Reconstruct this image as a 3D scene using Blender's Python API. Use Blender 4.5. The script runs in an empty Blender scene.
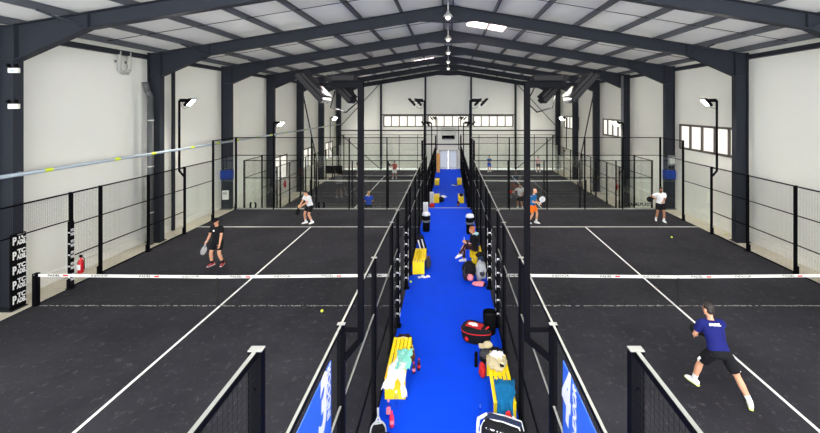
import bpy, bmesh, math, random
from mathutils import Vector, Matrix, Euler
from mathutils import noise as mnoise
random.seed(7)
sc = bpy.context.scene
col = sc.collection
PI = math.pi
V = Vector

# ------------------------------------------------------------------ camera
CAMH = 5.66
cd = bpy.data.cameras.new('camera')
cam = bpy.data.objects.new('camera', cd); col.objects.link(cam)
cam.location = (0.015, 0, CAMH); cam.rotation_euler = (PI/2, 0, 0)
cd.sensor_width = 36; cd.sensor_fit = 'HORIZONTAL'; cd.lens = 369/820*36
cd.shift_x = -38.4/820; cd.shift_y = -109.1/820
cd.clip_start = 0.05; cd.clip_end = 300
sc.camera = cam
sc.view_settings.view_transform = 'Standard'; sc.view_settings.look = 'None'
sc.view_settings.gamma = 1; sc.view_settings.exposure = 0.78
sc.view_settings.use_curve_mapping = False
sc.cycles.transparent_max_bounces = 24
sc.cycles.max_bounces = 8
sc.cycles.diffuse_bounces = 5
sc.cycles.sample_clamp_indirect = 6.0

# ------------------------------------------------------------------ materials
def lin(c):
    return tuple((x/255/12.92 if x/255 <= .04045 else ((x/255+.055)/1.055)**2.4) for x in c) + (1,)
def mat(name, c, rough=.6, metal=0, spec=.5, var=.06, scale=8, bump=0, bscale=60, coat=0):
    m = bpy.data.materials.new(name); m.use_nodes = True
    nt = m.node_tree; b = nt.nodes['Principled BSDF']
    b.inputs['Roughness'].default_value = rough; b.inputs['Metallic'].default_value = metal
    b.inputs['Specular IOR Level'].default_value = spec
    base = lin(c)
    tc = nt.nodes.new('ShaderNodeTexCoord')
    n = nt.nodes.new('ShaderNodeTexNoise'); n.inputs['Scale'].default_value = scale; n.inputs['Detail'].default_value = 4
    nt.links.new(tc.outputs['Object'], n.inputs['Vector'])
    r = nt.nodes.new('ShaderNodeMix'); r.data_type = 'RGBA'
    r.inputs[6].default_value = tuple(x*(1-var) for x in base[:3])+(1,)
    r.inputs[7].default_value = tuple(min(1, x*(1+var)) for x in base[:3])+(1,)
    nt.links.new(n.outputs['Fac'], r.inputs[0]); nt.links.new(r.outputs[2], b.inputs['Base Color'])
    if bump:
        n2 = nt.nodes.new('ShaderNodeTexNoise'); n2.inputs['Scale'].default_value = bscale
        nt.links.new(tc.outputs['Object'], n2.inputs['Vector'])
        bp = nt.nodes.new('ShaderNodeBump'); bp.inputs['Strength'].default_value = bump; bp.inputs['Distance'].default_value = .02
        nt.links.new(n2.outputs['Fac'], bp.inputs['Height']); nt.links.new(bp.outputs['Normal'], b.inputs['Normal'])
    return m
def emis(name, c, s):
    m = bpy.data.materials.new(name); m.use_nodes = True
    nt = m.node_tree; nt.nodes.clear()
    e = nt.nodes.new('ShaderNodeEmission'); o = nt.nodes.new('ShaderNodeOutputMaterial')
    e.inputs['Color'].default_value = lin(c); e.inputs['Strength'].default_value = s
    nt.links.new(e.outputs[0], o.inputs[0]); return m
def glass_mat(name, tint, refl=1.0):
    m = bpy.data.materials.new(name); m.use_nodes = True
    nt = m.node_tree; nt.nodes.clear()
    t = nt.nodes.new('ShaderNodeBsdfTransparent'); t.inputs[0].default_value = tint
    g = nt.nodes.new('ShaderNodeBsdfGlossy'); g.inputs['Roughness'].default_value = 0.0
    g.inputs['Color'].default_value = (refl, refl, refl, 1)
    ge = nt.nodes.new('ShaderNodeNewGeometry')
    dp = nt.nodes.new('ShaderNodeVectorMath'); dp.operation = 'DOT_PRODUCT'
    nt.links.new(ge.outputs['Incoming'], dp.inputs[0]); nt.links.new(ge.outputs['Normal'], dp.inputs[1])
    def mth(op, a, b=None):
        q = nt.nodes.new('ShaderNodeMath'); q.operation = op
        for i, x in enumerate((a, b)):
            if x is None: continue
            if isinstance(x, (int, float)): q.inputs[i].default_value = x
            else: nt.links.new(x, q.inputs[i])
        return q.outputs[0]
    ca = mth('ABSOLUTE', dp.outputs['Value']); p5 = mth('POWER', mth('SUBTRACT', 1.0, ca), 5.0)
    fres = mth('ADD', mth('MULTIPLY', p5, .9), .045)
    mx = nt.nodes.new('ShaderNodeMixShader'); o = nt.nodes.new('ShaderNodeOutputMaterial')
    nt.links.new(fres, mx.inputs[0]); nt.links.new(t.outputs[0], mx.inputs[1]); nt.links.new(g.outputs[0], mx.inputs[2])
    nt.links.new(mx.outputs[0], o.inputs[0]); return m
M = {}
M['steel'] = mat('slate_steel', (43, 46, 53), .5, 0, .12, .1, 2)
M['purlin'] = mat('galvanised_purlin', (92, 95, 102), .45, .3, .5, .1, 3)
M['black'] = mat('black_powder_coat', (8, 8, 11), .6, 0, .04, .1, 5)
M['wire'] = mat('black_wire', (20, 20, 22), .7, 0, .1)
M['cap'] = mat('pale_grey_cap', (150, 150, 143), .45, 0, .5, .05)  # pale trim; also paints lamplight onto inner fence rail and post tops
M['turfline'] = mat('white_turf_line', (236, 236, 232), .8, 0, .2, .06, 12)
M['white'] = mat('white_paint', (232, 232, 228), .5)
M['concrete'] = mat('concrete', (214, 206, 188), .85, 0, .3, .10, 1.2, .2)
M['plinth'] = mat('pale_concrete', (228, 227, 219), .8, 0, .3, .08, 1.5)
M['yellow'] = mat('yellow_plastic', (255, 216, 10), .45, 0, .5, .06)
M['net'] = mat('black_net', (9, 9, 10), .8)
M['tape'] = mat('white_net_tape', (228, 226, 220), .7)
M['pad'] = mat('black_pad', (8, 8, 10), .7, 0, .05)
M['blue_banner'] = mat('blue_banner', (46, 98, 200), .5, 0, .4, .03, 3)
M['wrapblue'] = mat('dull_blue_wrap', (26, 56, 132), .6, 0, .2)
M['pipe'] = mat('blue_grey_pipe', (172, 184, 194), .4, .2)
M['marker'] = mat('yellow_green_marker', (205, 220, 40), .6)
M['zinc'] = mat('zinc', (112, 114, 117), .45, .3)
M['duct'] = mat('grey_duct', (84, 86, 88), .45, .2)
M['zincl'] = mat('pale_zinc', (186, 186, 178), .45, .1)
M['red'] = mat('red_paint', (200, 22, 30), .35)
M['frame'] = mat('window_frame', (92, 86, 82), .5)
M['ball'] = mat('yellow_ball', (214, 232, 40), .8)
M['skin'] = mat('skin', (205, 150, 118), .55, 0, .4, .05)
M['skin2'] = mat('tanned_skin', (168, 116, 88), .55, 0, .4, .05)
M['eye'] = mat('dark_eye', (30, 22, 20), .3)
M['lip'] = mat('lip', (150, 80, 72), .5)
def cloth(name, c): 
    if name not in M: M[name] = mat(name, c, .85, 0, .2, .12, 6, .25, 18)
    return M[name]
cloth('navy', (20, 26, 92)); cloth('blackc', (18, 18, 21)); cloth('whitec', (226, 226, 226)); cloth('teal', (22, 92, 148))
cloth('orange', (240, 112, 24)); cloth('greyc', (168, 170, 172)); cloth('royal', (30, 74, 190)); cloth('brick', (176, 76, 66))
cloth('pinkc', (232, 196, 200)); cloth('plum', (44, 26, 36)); cloth('mint', (132, 210, 192)); cloth('pink', (236, 140, 150))
cloth('khaki', (190, 176, 140)); cloth('brown', (96, 60, 38)); cloth('bluetowel', (16, 104, 152)); cloth('navybag', (40, 50, 78))
cloth('paleteal', (170, 214, 214)); cloth('redc', (196, 40, 42)); cloth('darkgrey', (62, 62, 66))
M['hair_dark'] = mat('dark_hair', (34, 26, 22), .6); M['hair_fair'] = mat('fair_hair', (190, 140, 84), .6); M['hair_copper'] = mat('copper_hair', (188, 104, 56), .6)
M['shoe'] = mat('white_shoe', (236, 236, 236), .5); M['sole_lime'] = mat('lime_sole', (214, 226, 120), .5); M['shoe_red'] = mat('dark_red_shoe', (150, 40, 44), .5)
M['shoe_dark'] = mat('dark_shoe', (30, 30, 34), .5)
M['wood'] = mat('raw_board', (222, 158, 84), .7, 0, .3, .15, 5)
M['screen'] = mat('dark_screen', (14, 12, 16), .2)
M['pet'] = glass_mat('clear_plastic', (.86, .92, .97, 1)); M['bluecap'] = mat('blue_cap', (40, 90, 190), .5); M['rose'] = mat('rose_drink', (236, 40, 78), .35); M['cola'] = mat('cola', (60, 22, 18), .25)
M['lilac'] = glass_mat('lilac_plastic', (.85, .80, .95, 1))
M['glass'] = glass_mat('court_glass', (.978, .992, .984, 1), 1.0)
M['lamp'] = emis('floodlight_led', (255, 250, 240), 320)
M['daylight'] = emis('daylit_pane', (255, 249, 236), .72)
M['doorlight'] = emis('daylit_door_pane', (226, 234, 250), .40)
M['skylight'] = emis('daylit_skylight', (255, 226, 222), 5.0)
M['bulb'] = emis('ridge_lamp_bulb', (255, 244, 236), 2.5)
M['led_green'] = emis('green_led', (60, 255, 140), 2.0)
M['darkred'] = mat('dark_lamp_housing', (10, 7, 8), .6, 0, .15)

# turf, blue aisle, wall, ceiling: procedural node set-ups
def turf_mat():
    m = bpy.data.materials.new('charcoal_turf'); m.use_nodes = True
    nt = m.node_tree; b = nt.nodes['Principled BSDF']; b.inputs['Roughness'].default_value = .85; b.inputs['Specular IOR Level'].default_value = .12
    g = nt.nodes.new('ShaderNodeNewGeometry')
    def noi(s, det=5, rough=.6):
        n = nt.nodes.new('ShaderNodeTexNoise'); n.inputs['Scale'].default_value = s; n.inputs['Detail'].default_value = det; n.inputs['Roughness'].default_value = rough
        nt.links.new(g.outputs['Position'], n.inputs['Vector']); return n
    big, mid, fine = noi(.45), noi(5.5, 6, .75), noi(60, 3)
    def ramp(src, p0, c0, p1, c1):
        r = nt.nodes.new('ShaderNodeValToRGB'); e = r.color_ramp.elements
        e[0].position = p0; e[0].color = c0; e[1].position = p1; e[1].color = c1
        nt.links.new(src.outputs['Fac'], r.inputs[0]); return r
    r1 = ramp(big, .35, lin((38, 37, 42)), .7, lin((53, 52, 57)))
    flecks = ramp(mid, .56, (0, 0, 0, 1), .78, (1, 1, 1, 1))
    spk = ramp(fine, .46, (0, 0, 0, 1), .66, (1, 1, 1, 1))
    mul = nt.nodes.new('ShaderNodeMath'); mul.operation = 'MULTIPLY'
    nt.links.new(flecks.outputs[0], mul.inputs[0]); nt.links.new(spk.outputs[0], mul.inputs[1])
    m2 = nt.nodes.new('ShaderNodeMath'); m2.operation = 'MULTIPLY'; m2.inputs[1].default_value = .75; nt.links.new(mul.outputs[0], m2.inputs[0])
    mx = nt.nodes.new('ShaderNodeMix'); mx.data_type = 'RGBA'; mx.inputs[7].default_value = lin((165, 163, 165))
    nt.links.new(m2.outputs[0], mx.inputs[0]); nt.links.new(r1.outputs[0], mx.inputs[6])
    # overall grain
    mg = nt.nodes.new('ShaderNodeMix'); mg.data_type = 'RGBA'; mg.blend_type = 'MULTIPLY'; mg.inputs[0].default_value = .5
    gr = ramp(noi(120, 2), .3, (.55, .55, .55, 1), .7, (1.3, 1.3, 1.3, 1))
    nt.links.new(mx.outputs[2], mg.inputs[6]); nt.links.new(gr.outputs[0], mg.inputs[7])
    nt.links.new(mg.outputs[2], b.inputs['Base Color'])
    bp = nt.nodes.new('ShaderNodeBump'); bp.inputs['Strength'].default_value = .3; bp.inputs['Distance'].default_value = .01
    nt.links.new(fine.outputs['Fac'], bp.inputs['Height']); nt.links.new(bp.outputs['Normal'], b.inputs['Normal'])
    return m
M['turf'] = turf_mat()
M['aisle'] = mat('blue_aisle_turf', (0, 66, 218), .8, 0, .12, .10, 3, .2, 90)
M['sand'] = mat('pale_sand', (150, 148, 142), .9, 0, .2, .3, 5)
def wall_mat(name, c, ribs):
    m = mat(name, c, .55, 0, .4, .03, .6)
    nt = m.node_tree; b = nt.nodes['Principled BSDF']
    g = nt.nodes.new('ShaderNodeNewGeometry')
    w = nt.nodes.new('ShaderNodeTexWave'); w.bands_direction = 'Z' if ribs else 'Y'; w.inputs['Scale'].default_value = .95 if ribs else .314; w.wave_profile = 'SAW' if ribs else 'SIN'
    nt.links.new(g.outputs['Position'], w.inputs['Vector'])
    bp = nt.nodes.new('ShaderNodeBump'); bp.inputs['Strength'].default_value = .35 if ribs else .08; bp.inputs['Distance'].default_value = .03
    nt.links.new(w.outputs['Fac'], bp.inputs['Height']); nt.links.new(bp.outputs['Normal'], b.inputs['Normal'])
    return m
M['wall'] = wall_mat('white_wall_panel', (233, 233, 224), False)
M['wall_rib'] = wall_mat('white_ribbed_wall', (233, 233, 224), True)
M['ceil'] = mat('grey_roof_insulation', (246, 245, 241), .6, 0, .3, .04, 1.3, .10, 3)

# ------------------------------------------------------------------ mesh builder
class MB:
    def __init__(s): s.v = []; s.f = []; s.mi = []; s.m = 0
    def _add(s, vs, fs):
        o = len(s.v); s.v += [tuple(v) for v in vs]
        for f in fs: s.f.append([i+o for i in f]); s.mi.append(s.m)
    def box(s, x0, x1, y0, y1, z0, z1):
        s._add([(x0,y0,z0),(x1,y0,z0),(x1,y1,z0),(x0,y1,z0),(x0,y0,z1),(x1,y0,z1),(x1,y1,z1),(x0,y1,z1)],
               [(3,2,1,0),(4,5,6,7),(0,1,5,4),(1,2,6,5),(2,3,7,6),(3,0,4,7)]); return s
    def rbox(s, x0, x1, y0, y1, z0, z1, b=.02, seg=2, M4=None):
        bm = bmesh.new(); bmesh.ops.create_cube(bm, size=1)
        for v in bm.verts:
            v.co = V(((x0+x1)/2+v.co.x*(x1-x0), (y0+y1)/2+v.co.y*(y1-y0), (z0+z1)/2+v.co.z*(z1-z0)))
        bmesh.ops.bevel(bm, geom=bm.edges[:], offset=b, segments=seg, profile=.5, affect='EDGES')
        bm.verts.index_update()
        s._add([(M4 @ v.co if M4 else v.co) for v in bm.verts], [[v.index for v in f.verts] for f in bm.faces]); bm.free(); return s
    def tube(s, p, q, r, n=8, r2=None):
        p, q = V(p), V(q); d = (q-p).normalized(); r2 = r if r2 is None else r2
        a = V((0,0,1)) if abs(d.z) < .9 else V((1,0,0)); u = d.cross(a).normalized(); w = d.cross(u)
        vs = []
        for c, rr in ((p, r), (q, r2)):
            for k in range(n):
                t = 2*PI*k/n + (PI/4 if n == 4 else 0); vs.append(c+(u*math.cos(t)+w*math.sin(t))*rr)
        s._add(vs, [[k,(k+1)%n,n+(k+1)%n,n+k] for k in range(n)] + [list(range(n))[::-1], list(range(n,2*n))]); return s
    def path(s, pts, r, n=8):
        for a, b in zip(pts, pts[1:]): s.tube(a, b, r, n)
        for p in pts[1:-1]: s.ball(p, r*1.02, 8, 5)
        return s
    def bar(s, p, q, w, h, up=(0,0,1)):
        p, q = V(p), V(q); d = (q-p).normalized(); up = V(up)
        u = d.cross(up).normalized(); w2 = u.cross(d).normalized(); vs = []
        for c in (p, q):
            for a, b in ((-1,-1),(1,-1),(1,1),(-1,1)): vs.append(c+u*a*w/2+w2*b*h/2)
        s._add(vs, [(0,1,2,3),(7,6,5,4),(0,4,5,1),(1,5,6,2),(2,6,7,3),(3,7,4,0)]); return s
    def ball(s, c, r, n=12, m=8, sc3=(1,1,1)):
        c = V(c); vs = [c+V((0,0,r*sc3[2]))]
        for i in range(1, m):
            t = PI*i/m
            for k in range(n):
                a = 2*PI*k/n; vs.append(c+V((math.sin(t)*math.cos(a)*r*sc3[0], math.sin(t)*math.sin(a)*r*sc3[1], math.cos(t)*r*sc3[2])))
        vs.append(c-V((0,0,r*sc3[2]))); L = len(vs)-1; fs = []
        for k in range(n): fs.append((0, 1+k, 1+(k+1)%n)); fs.append((L, L-n+(k+1)%n, L-n+k))
        for i in range(m-2):
            for k in range(n):
                a = 1+i*n+k; b = 1+i*n+(k+1)%n; fs.append((a, a+n, b+n, b))
        s._add(vs, fs); return s
    def lathe(s, prof, c=(0,0,0), n=20):
        c = V(c); vs = []
        for r, z in prof:
            for k in range(n): a = 2*PI*k/n; vs.append(c+V((r*math.cos(a), r*math.sin(a), z)))
        fs = [];P = len(prof)
        for i in range(P-1):
            for k in range(n): fs.append((i*n+k, i*n+(k+1)%n, (i+1)*n+(k+1)%n, (i+1)*n+k))
        fs.append(list(range(n))[::-1]); fs.append([(P-1)*n+k for k in range(n)])
        s._add(vs, fs); return s
    def prism(s, poly, axis, a0, a1):
        def mk(p, a): return {'x': (a,p[0],p[1]), 'y': (p[0],a,p[1]), 'z': (p[0],p[1],a)}[axis]
        n = len(poly)
        s._add([mk(p,a0) for p in poly]+[mk(p,a1) for p in poly], [list(range(n))[::-1], list(range(n,2*n))]+[[k,(k+1)%n,n+(k+1)%n,n+k] for k in range(n)]); return s
    def loft(s, pts, rad, side=(1,0,0), n=14, cap=.55):
        pts = [V(p) for p in pts]; rad = [(r, r) if not isinstance(r, tuple) else r for r in rad]
        P, R = [], []
        d0 = (pts[0]-pts[1]).normalized(); d1 = (pts[-1]-pts[-2]).normalized()
        m0 = min(rad[0])*cap; m1 = min(rad[-1])*cap
        P += [pts[0]+d0*m0, pts[0]+d0*m0*.75]; R += [tuple(x*.3 for x in rad[0]), tuple(x*.75 for x in rad[0])]
        P += pts; R += rad
        P += [pts[-1]+d1*m1*.75, pts[-1]+d1*m1]; R += [tuple(x*.75 for x in rad[-1]), tuple(x*.3 for x in rad[-1])]
        vs = []; N = len(P)
        for i in range(N):
            t = (P[min(i+1,N-1)]-P[max(i-1,0)]).normalized(); u = V(side); u = u-t*u.dot(t)
            if u.length < 1e-3: u = V((0,1,0)) - t*t.y
            u.normalize(); w = t.cross(u)
            for k in range(n): a = 2*PI*k/n; vs.append(P[i]+u*math.cos(a)*R[i][0]+w*math.sin(a)*R[i][1])
        fs = [list(range(n))[::-1], [(N-1)*n+k for k in range(n)]]
        for i in range(N-1):
            for k in range(n): fs.append((i*n+k, i*n+(k+1)%n, (i+1)*n+(k+1)%n, (i+1)*n+k))
        s._add(vs, fs); return s
    def mesh(s, name, mats, smooth=False):
        me = bpy.data.meshes.new(name); me.from_pydata(s.v, [], s.f)
        for m_ in (mats if isinstance(mats, (list, tuple)) else [mats]): me.materials.append(m_)
        me.polygons.foreach_set('material_index', s.mi)
        if smooth: me.polygons.foreach_set('use_smooth', [True]*len(me.polygons))
        bm = bmesh.new(); bm.from_mesh(me); bmesh.ops.recalc_face_normals(bm, faces=bm.faces[:]); bm.to_mesh(me); bm.free()
        me.update(); return me
    def build(s, name, mats, parent=None, smooth=False, loc=None, rot=None):
        return link(name, s.mesh(name, mats, smooth), parent, loc, rot)
def link(name, me, parent=None, loc=None, rot=None):
    o = bpy.data.objects.new(name, me); col.objects.link(o)
    if parent: o.parent = parent
    if loc: o.location = loc
    if rot: o.rotation_euler = rot
    return o
def tag(o, label, cat, group=None, kind=None):
    o['label'] = label; o['category'] = cat
    if group: o['group'] = group
    if kind: o['kind'] = kind
    return o
def thing(name, label, cat, loc=(0,0,0), rotz=0, group=None, rot=None):
    o = bpy.data.objects.new(name, None); col.objects.link(o); o.empty_display_size = .1
    o.location = loc; o.rotation_euler = rot or (0, 0, rotz)
    return tag(o, label, cat, group)
def struct(o, label=None):
    o['kind'] = 'structure'
    if label: o['label'] = label
    return o
def text(name, body, size, m, parent, loc, rot, bold=.0, shear=0, ext=.002, sx=1, align='CENTER'):
    cu = bpy.data.curves.new(name, 'FONT'); cu.body = body; cu.size = size; cu.offset = bold; cu.shear = shear; cu.extrude = ext
    cu.align_x = align; cu.align_y = 'CENTER'
    t = bpy.data.objects.new('tmp', cu); col.objects.link(t)
    dg = bpy.context.evaluated_depsgraph_get(); me = bpy.data.meshes.new_from_object(t.evaluated_get(dg))
    bpy.data.objects.remove(t); bpy.data.curves.remove(cu)
    me.name = name; me.materials.clear(); me.materials.append(m)
    o = link(name, me, parent, loc); o.rotation_euler = rot; o.scale = (sx, 1, 1); return o
def remesh(mb, name, m, parent, vox=.012, it=4, modif=None):
    me = mb.mesh(name, m); t = bpy.data.objects.new('tmp', me); col.objects.link(t)
    r = t.modifiers.new('r', 'REMESH'); r.mode = 'VOXEL'; r.voxel_size = vox; r.use_smooth_shade = True
    s = t.modifiers.new('s', 'SMOOTH'); s.factor = .5; s.iterations = it
    dg = bpy.context.evaluated_depsgraph_get(); out = bpy.data.meshes.new_from_object(t.evaluated_get(dg))
    bpy.data.objects.remove(t); bpy.data.meshes.remove(me)
    out.name = name; out.materials.clear(); out.materials.append(m)
    out.polygons.foreach_set('use_smooth', [True]*len(out.polygons))
    out.polygons.foreach_set('material_index', [0]*len(out.polygons))
    if modif:
        for v in out.vertices: v.co = modif(v.co.copy())
    return link(name, out, parent)
_cache = {}
def cached(key, fn):
    if key not in _cache: _cache[key] = fn()
    return _cache[key]

# ------------------------------------------------------------------ building shell
LOW = -1.35           # floor of the far half of the hall
STEP = 20.8           # where the floor drops
YB, YE = -4.5, 42.1   # rear left open for added fill light / far end wall
WX = 12.85
struct(MB().box(-WX, WX, YB, STEP, LOW-.3, -.02).build('floor', M['concrete']))
struct(MB().box(-WX, WX, STEP, YE, LOW-.3, LOW-.02).build('floor', M['concrete']))
# ceiling: two slopes
def roofz(x): return 10.2-.164*abs(x)
mb = MB()
for s in (-1, 1):
    mb.prism([(0, 10.2), (s*13.1, roofz(13.1)), (s*13.1, roofz(13.1)+.12), (0, 10.32)], 'y', YB, YE+.2)
struct(mb.build('ceiling', M['ceil']))
def wall_with_holes(name, side, holes, m):
    """side wall in the YZ plane, split around window openings"""
    mb = MB(); x0, x1 = (WX, WX+.2) if side > 0 else (-WX-.2, -WX)
    ys = sorted({YB, YE} | {h[0] for h in holes} | {h[1] for h in holes})
    for a, b in zip(ys, ys[1:]):
        hs = sorted([(h[2], h[3]) for h in holes if h[0] <= a+1e-4 and h[1] >= b-1e-4]); z = LOW
        for h0, h1 in hs: mb.box(x0, x1, a, b, z, h0); z = h1
        mb.box(x0, x1, a, b, z, 8.2)
    return struct(mb.build(name, m))
RW = [(15.95, 20.45), (26.1, 30.6), (36.2, 40.8)]
LW = [(27.0, 29.4), (32.6, 35.0), (38.4, 40.9)]
wall_with_holes('wall_right', 1, [(a, b, 3.38, 4.75) for a, b in RW], M['wall_rib'])
wall_with_holes('wall_left', -1, [(a, b, -.35, 1.98) for a, b in LW], M['wall'])
EW = [(-7.4, -2.85), (-2.35, 2.35), (2.85, 7.4)]
mb = MB()
xs = sorted({-WX, WX, -1.06, 1.06} | {x for w in EW for x in w})
for a, b in zip(xs, xs[1:]):
    z = LOW; hs = []
    if a >= -1.07 and b <= 1.07: hs.append((LOW, .82))
    if any(w[0] <= a and w[1] >= b for w in EW): hs.append((3.44, 4.75))
    for h0, h1 in hs:
        if h0 > z: mb.box(a, b, YE, YE+.2, z, h0)
        z = h1
    mb.prism([(a, z), (b, z), (b, roofz(b)+.05), (a, roofz(a)+.05)] if a*b >= 0 else [(a, z), (b, z), (b, roofz(b)+.05), (0, roofz(0)+.05), (a, roofz(a)+.05)], 'y', YE, YE+.2)
struct(mb.build('wall_back', M['wall']))
# concrete plinths along the walls
for s, n in ((-1, 'left'), (1, 'right')):
    x0, x1 = sorted((s*WX, s*(WX-.07)))
    struct(MB().box(x0, x1, YB, STEP, -.02, .32).box(x0, x1, STEP, YE, LOW-.02, .24).build('baseboard_'+n, M['plinth']))
# windows
wn = 0
def window(axis, a0, a1, z0, z1, pos, n, m=None):
    global wn
    wn += 1
    r = bpy.data.objects.new('window_%d' % wn, None); col.objects.link(r); struct(r)
    fr, pn = MB(), MB(); t = .11
    def bx(mb, a, b, c, d, p0, p1):
        if axis == 'x': mb.box(p0, p1, a, b, c, d)
        else: mb.box(a, b, p0, p1, c, d)
    s = 1 if pos > 0 else -1
    p0, p1 = sorted((pos-s*.05, pos+s*.1)); g0, g1 = sorted((pos+s*.03, pos+s*.05))
    bx(fr, a0, a1, z0, z0+t, p0, p1); bx(fr, a0, a1, z1-t, z1, p0, p1)
    w = (a1-a0)/n
    for k in range(n+1):
        c = a0+k*w; c = min(max(c, a0+t/2), a1-t/2); bx(fr, c-t/2, c+t/2, z0, z1, p0, p1)
    fr.build('window_frame', M['frame'], r)
    for k in range(n):
        q = MB(); bx(q, a0+k*w+t*.5, a0+(k+1)*w-t*.5, z0+t, z1-t, g0, g1); q.build('pane', m or M['daylight'], r)
    return r
for a, b in RW: window('x', a, b, 3.38, 4.75, WX, 5)
for a, b in LW: window('x', a, b, -.35, 1.98, -WX, 2)
for a, b in EW: window('y', a, b, 3.44, 4.75, YE, 5)
# far double door
d = bpy.data.objects.new('door_1', None); col.objects.link(d); struct(d)
mb = MB(); mb.box(-1.06,-.99,YE-.06,YE+.1,LOW,.82).box(.99,1.06,YE-.06,YE+.1,LOW,.82).box(-1.06,1.06,YE-.06,YE+.1,.74,.82); mb.build('door_frame', M['zincl'], d)
for s in (-1, 1):
    lf = MB(); x0, x1 = sorted((s*.015, s*.985)); t = .09
    lf.box(x0,x0+t,YE-.02,YE+.04,LOW+.01,.74).box(x1-t,x1,YE-.02,YE+.04,LOW+.01,.74).box(x0,x1,YE-.02,YE+.04,LOW+.01,LOW+.16).box(x0,x1,YE-.02,YE+.04,.64,.74)
    l = lf.build('door_leaf', M['zincl'], d)
    MB().box(x0+t,x1-t,YE,YE+.02,LOW+.16,.64).build('pane', M['doorlight'], l)
    MB().tube((s*.06,YE-.07,LOW+.95),(s*.06,YE-.07,LOW+1.25),.015).build('door_handle', M['black'], l)
t = thing('air_curtain', 'black box unit mounted over the far white double doors', 'heater', (0, YE-.2, 2.05))
MB().rbox(-.72,.72,-.2,.18,0,.42,.04).build('housing', M['black'], t); MB().box(-.6,.6,-.21,-.2,.05,.12).build('grille', M['zinc'], t)
t = thing('door_canopy_frame', 'pale square frame above the black box over the far doors', 'frame', (0, YE-.12, 2.55))
MB().box(-.8,-.74,-.05,.1,-.1,.75).box(.74,.8,-.05,.1,-.1,.75).box(-.8,.8,-.05,.1,.69,.75).build('frame', M['zincl'], t)

# ------------------------------------------------------------------ portal frames
ORD = ['first', 'second', 'third', 'fourth', 'fifth', 'sixth', 'seventh', 'eighth', 'ninth', 'tenth']
FY = [10.42, 15.65, 20.7, 25.8, 30.9, 36.0, 41.7]
def plate(mb, p, q, w, t):   # strip in XZ with width along y
    mb.bar((p[0], 0, p[1]), (q[0], 0, q[1]), w, t, up=V((q[1]-p[1], 0, -(q[0]-p[0]))))
def make_column(s, z0):
    mb = MB(); a, b = s*12.14, s*12.64
    mb.prism([(a, z0), (b, z0), (b, 7.95), (a, 7.95)], 'y', -.008, .008)
    for x in (a, b): mb.box(min(x-.012, x+.012), max(x-.012, x+.012), -.13, .13, z0, 7.97)
    for z in (7.0, 7.95): mb.box(min(a,b), max(a,b), -.12, .12, z-.01, z+.01)
    mb.box(min(a,b)-.06, max(a,b)+.06, -.2, .2, z0, z0+.025)
    return mb
def make_rafter(s):
    mb = MB(); top0, top1 = (0, 9.98), (s*12.14, 7.99)
    b = [(s*12.14, 6.98), (s*10.1, 7.88), (s*1.2, 9.33), (0, 9.27)]
    mb.prism([top0, top1]+b, 'y', -.007, .007)
    plate(mb, top0, top1, .24, .024)
    for p, q in zip(b, b[1:]): plate(mb, p, q, .24, .024)
    mb.box(min(0, s*.03), max(0, s*.03), -.11, .11, 9.27, 9.98)
    mb.box(min(s*12.11, s*12.13), max(s*12.11, s*12.13), -.13, .13, 6.98, 8.0)
    mb.box(min(s*10.09, s*10.11), max(s*10.09, s*10.11), -.1, .1, 7.9, 8.32)
    return mb
fr_note = ['nearest the camera, cut by the top of the picture', 'second from the camera, behind the first hanging bell lamp', 'third from the camera, just before the drop in the floor',
           'fourth from the camera over the far courts', 'fifth from the camera over the far courts', 'sixth from the camera, last before the end wall', 'standing against the far white end wall']
for i, y in enumerate(FY):
    z0 = -.02 if y < STEP else LOW-.02
    if i == 2: z0 = -.02
    t = thing('portal_frame', 'dark slate steel portal frame ' + fr_note[i], 'steel frame', (0, y, 0), 0, 'portal frames of the hall')
    for s in (-1, 1):
        c = link('column', cached(('col', s, z0), lambda: make_column(s, z0).mesh('column', M['steel'])), t)
        r = link('rafter', cached(('raf', s), lambda: make_rafter(s).mesh('rafter', M['steel'])), t)
# fly braces from rafter to purlin
PX = [.22, 2.0, 3.75, 5.5, 7.25, 9.0, 10.8, 12.3]
side_w = {-1: 'left', 1: 'right'}
for s in (-1, 1):
    for k, x in enumerate(PX):
        w = 'along the ridge' if k == 0 else ('along the eaves' if k == 7 else ORD[k]+' down from the ridge')
        zt = roofz(x)
        me = MB().box(s*x-.03, s*x+.025, YB, YE, zt-.21, zt-.195).box(s*x-.035, s*x-.03, YB, YE, zt-.21, zt-.005).box(s*x-.035, s*x+.035, YB, YE, zt-.02, zt-.003)
        tag(me.build('roof_purlin', M['purlin']), 'long grey roof purlin on the %s slope, %s' % (side_w[s], w), 'purlin', 'roof purlins')
for i in range(len(FY)-1):
    ym = (FY[i]+FY[i+1])/2+.3
    for s in (-1, 1):
        mb = MB()
        for x0, x1 in zip(PX, PX[1:]):
            mb.tube((s*x0, ym, roofz(x0)-.12), (s*x1, ym, roofz(x1)-.12), .012, 5)
        tag(mb.build('sag_rod', M['black']), 'thin dark tie rod across the %s roof slope between the %s and %s steel frames' % (side_w[s], ORD[i], ORD[i+1]), 'tie rod', 'roof tie rods')
for i, y in enumerate(FY[:4]):
    for s in (-1, 1):
        x = 9.0 if i else 10.0
        mb = MB().bar((s*10.3, y-.03, 7.95), (s*10.8, y-.75, roofz(10.8)-.2), .05, .05)
        tag(mb.build('fly_brace', M['steel']), 'short slanting steel brace from the %s frame up to the %s roof slope' % (ORD[i], side_w[s]), 'brace', 'rafter braces')
# eave beams on each wall
for s in (-1, 1):
    x0, x1 = sorted((s*12.64, s*12.84))
    o = MB().box(x0, x1, YB, YE, 7.70, 7.88).build('trim_%d' % (1 if s < 0 else 2), M['steel']); struct(o)
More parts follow.
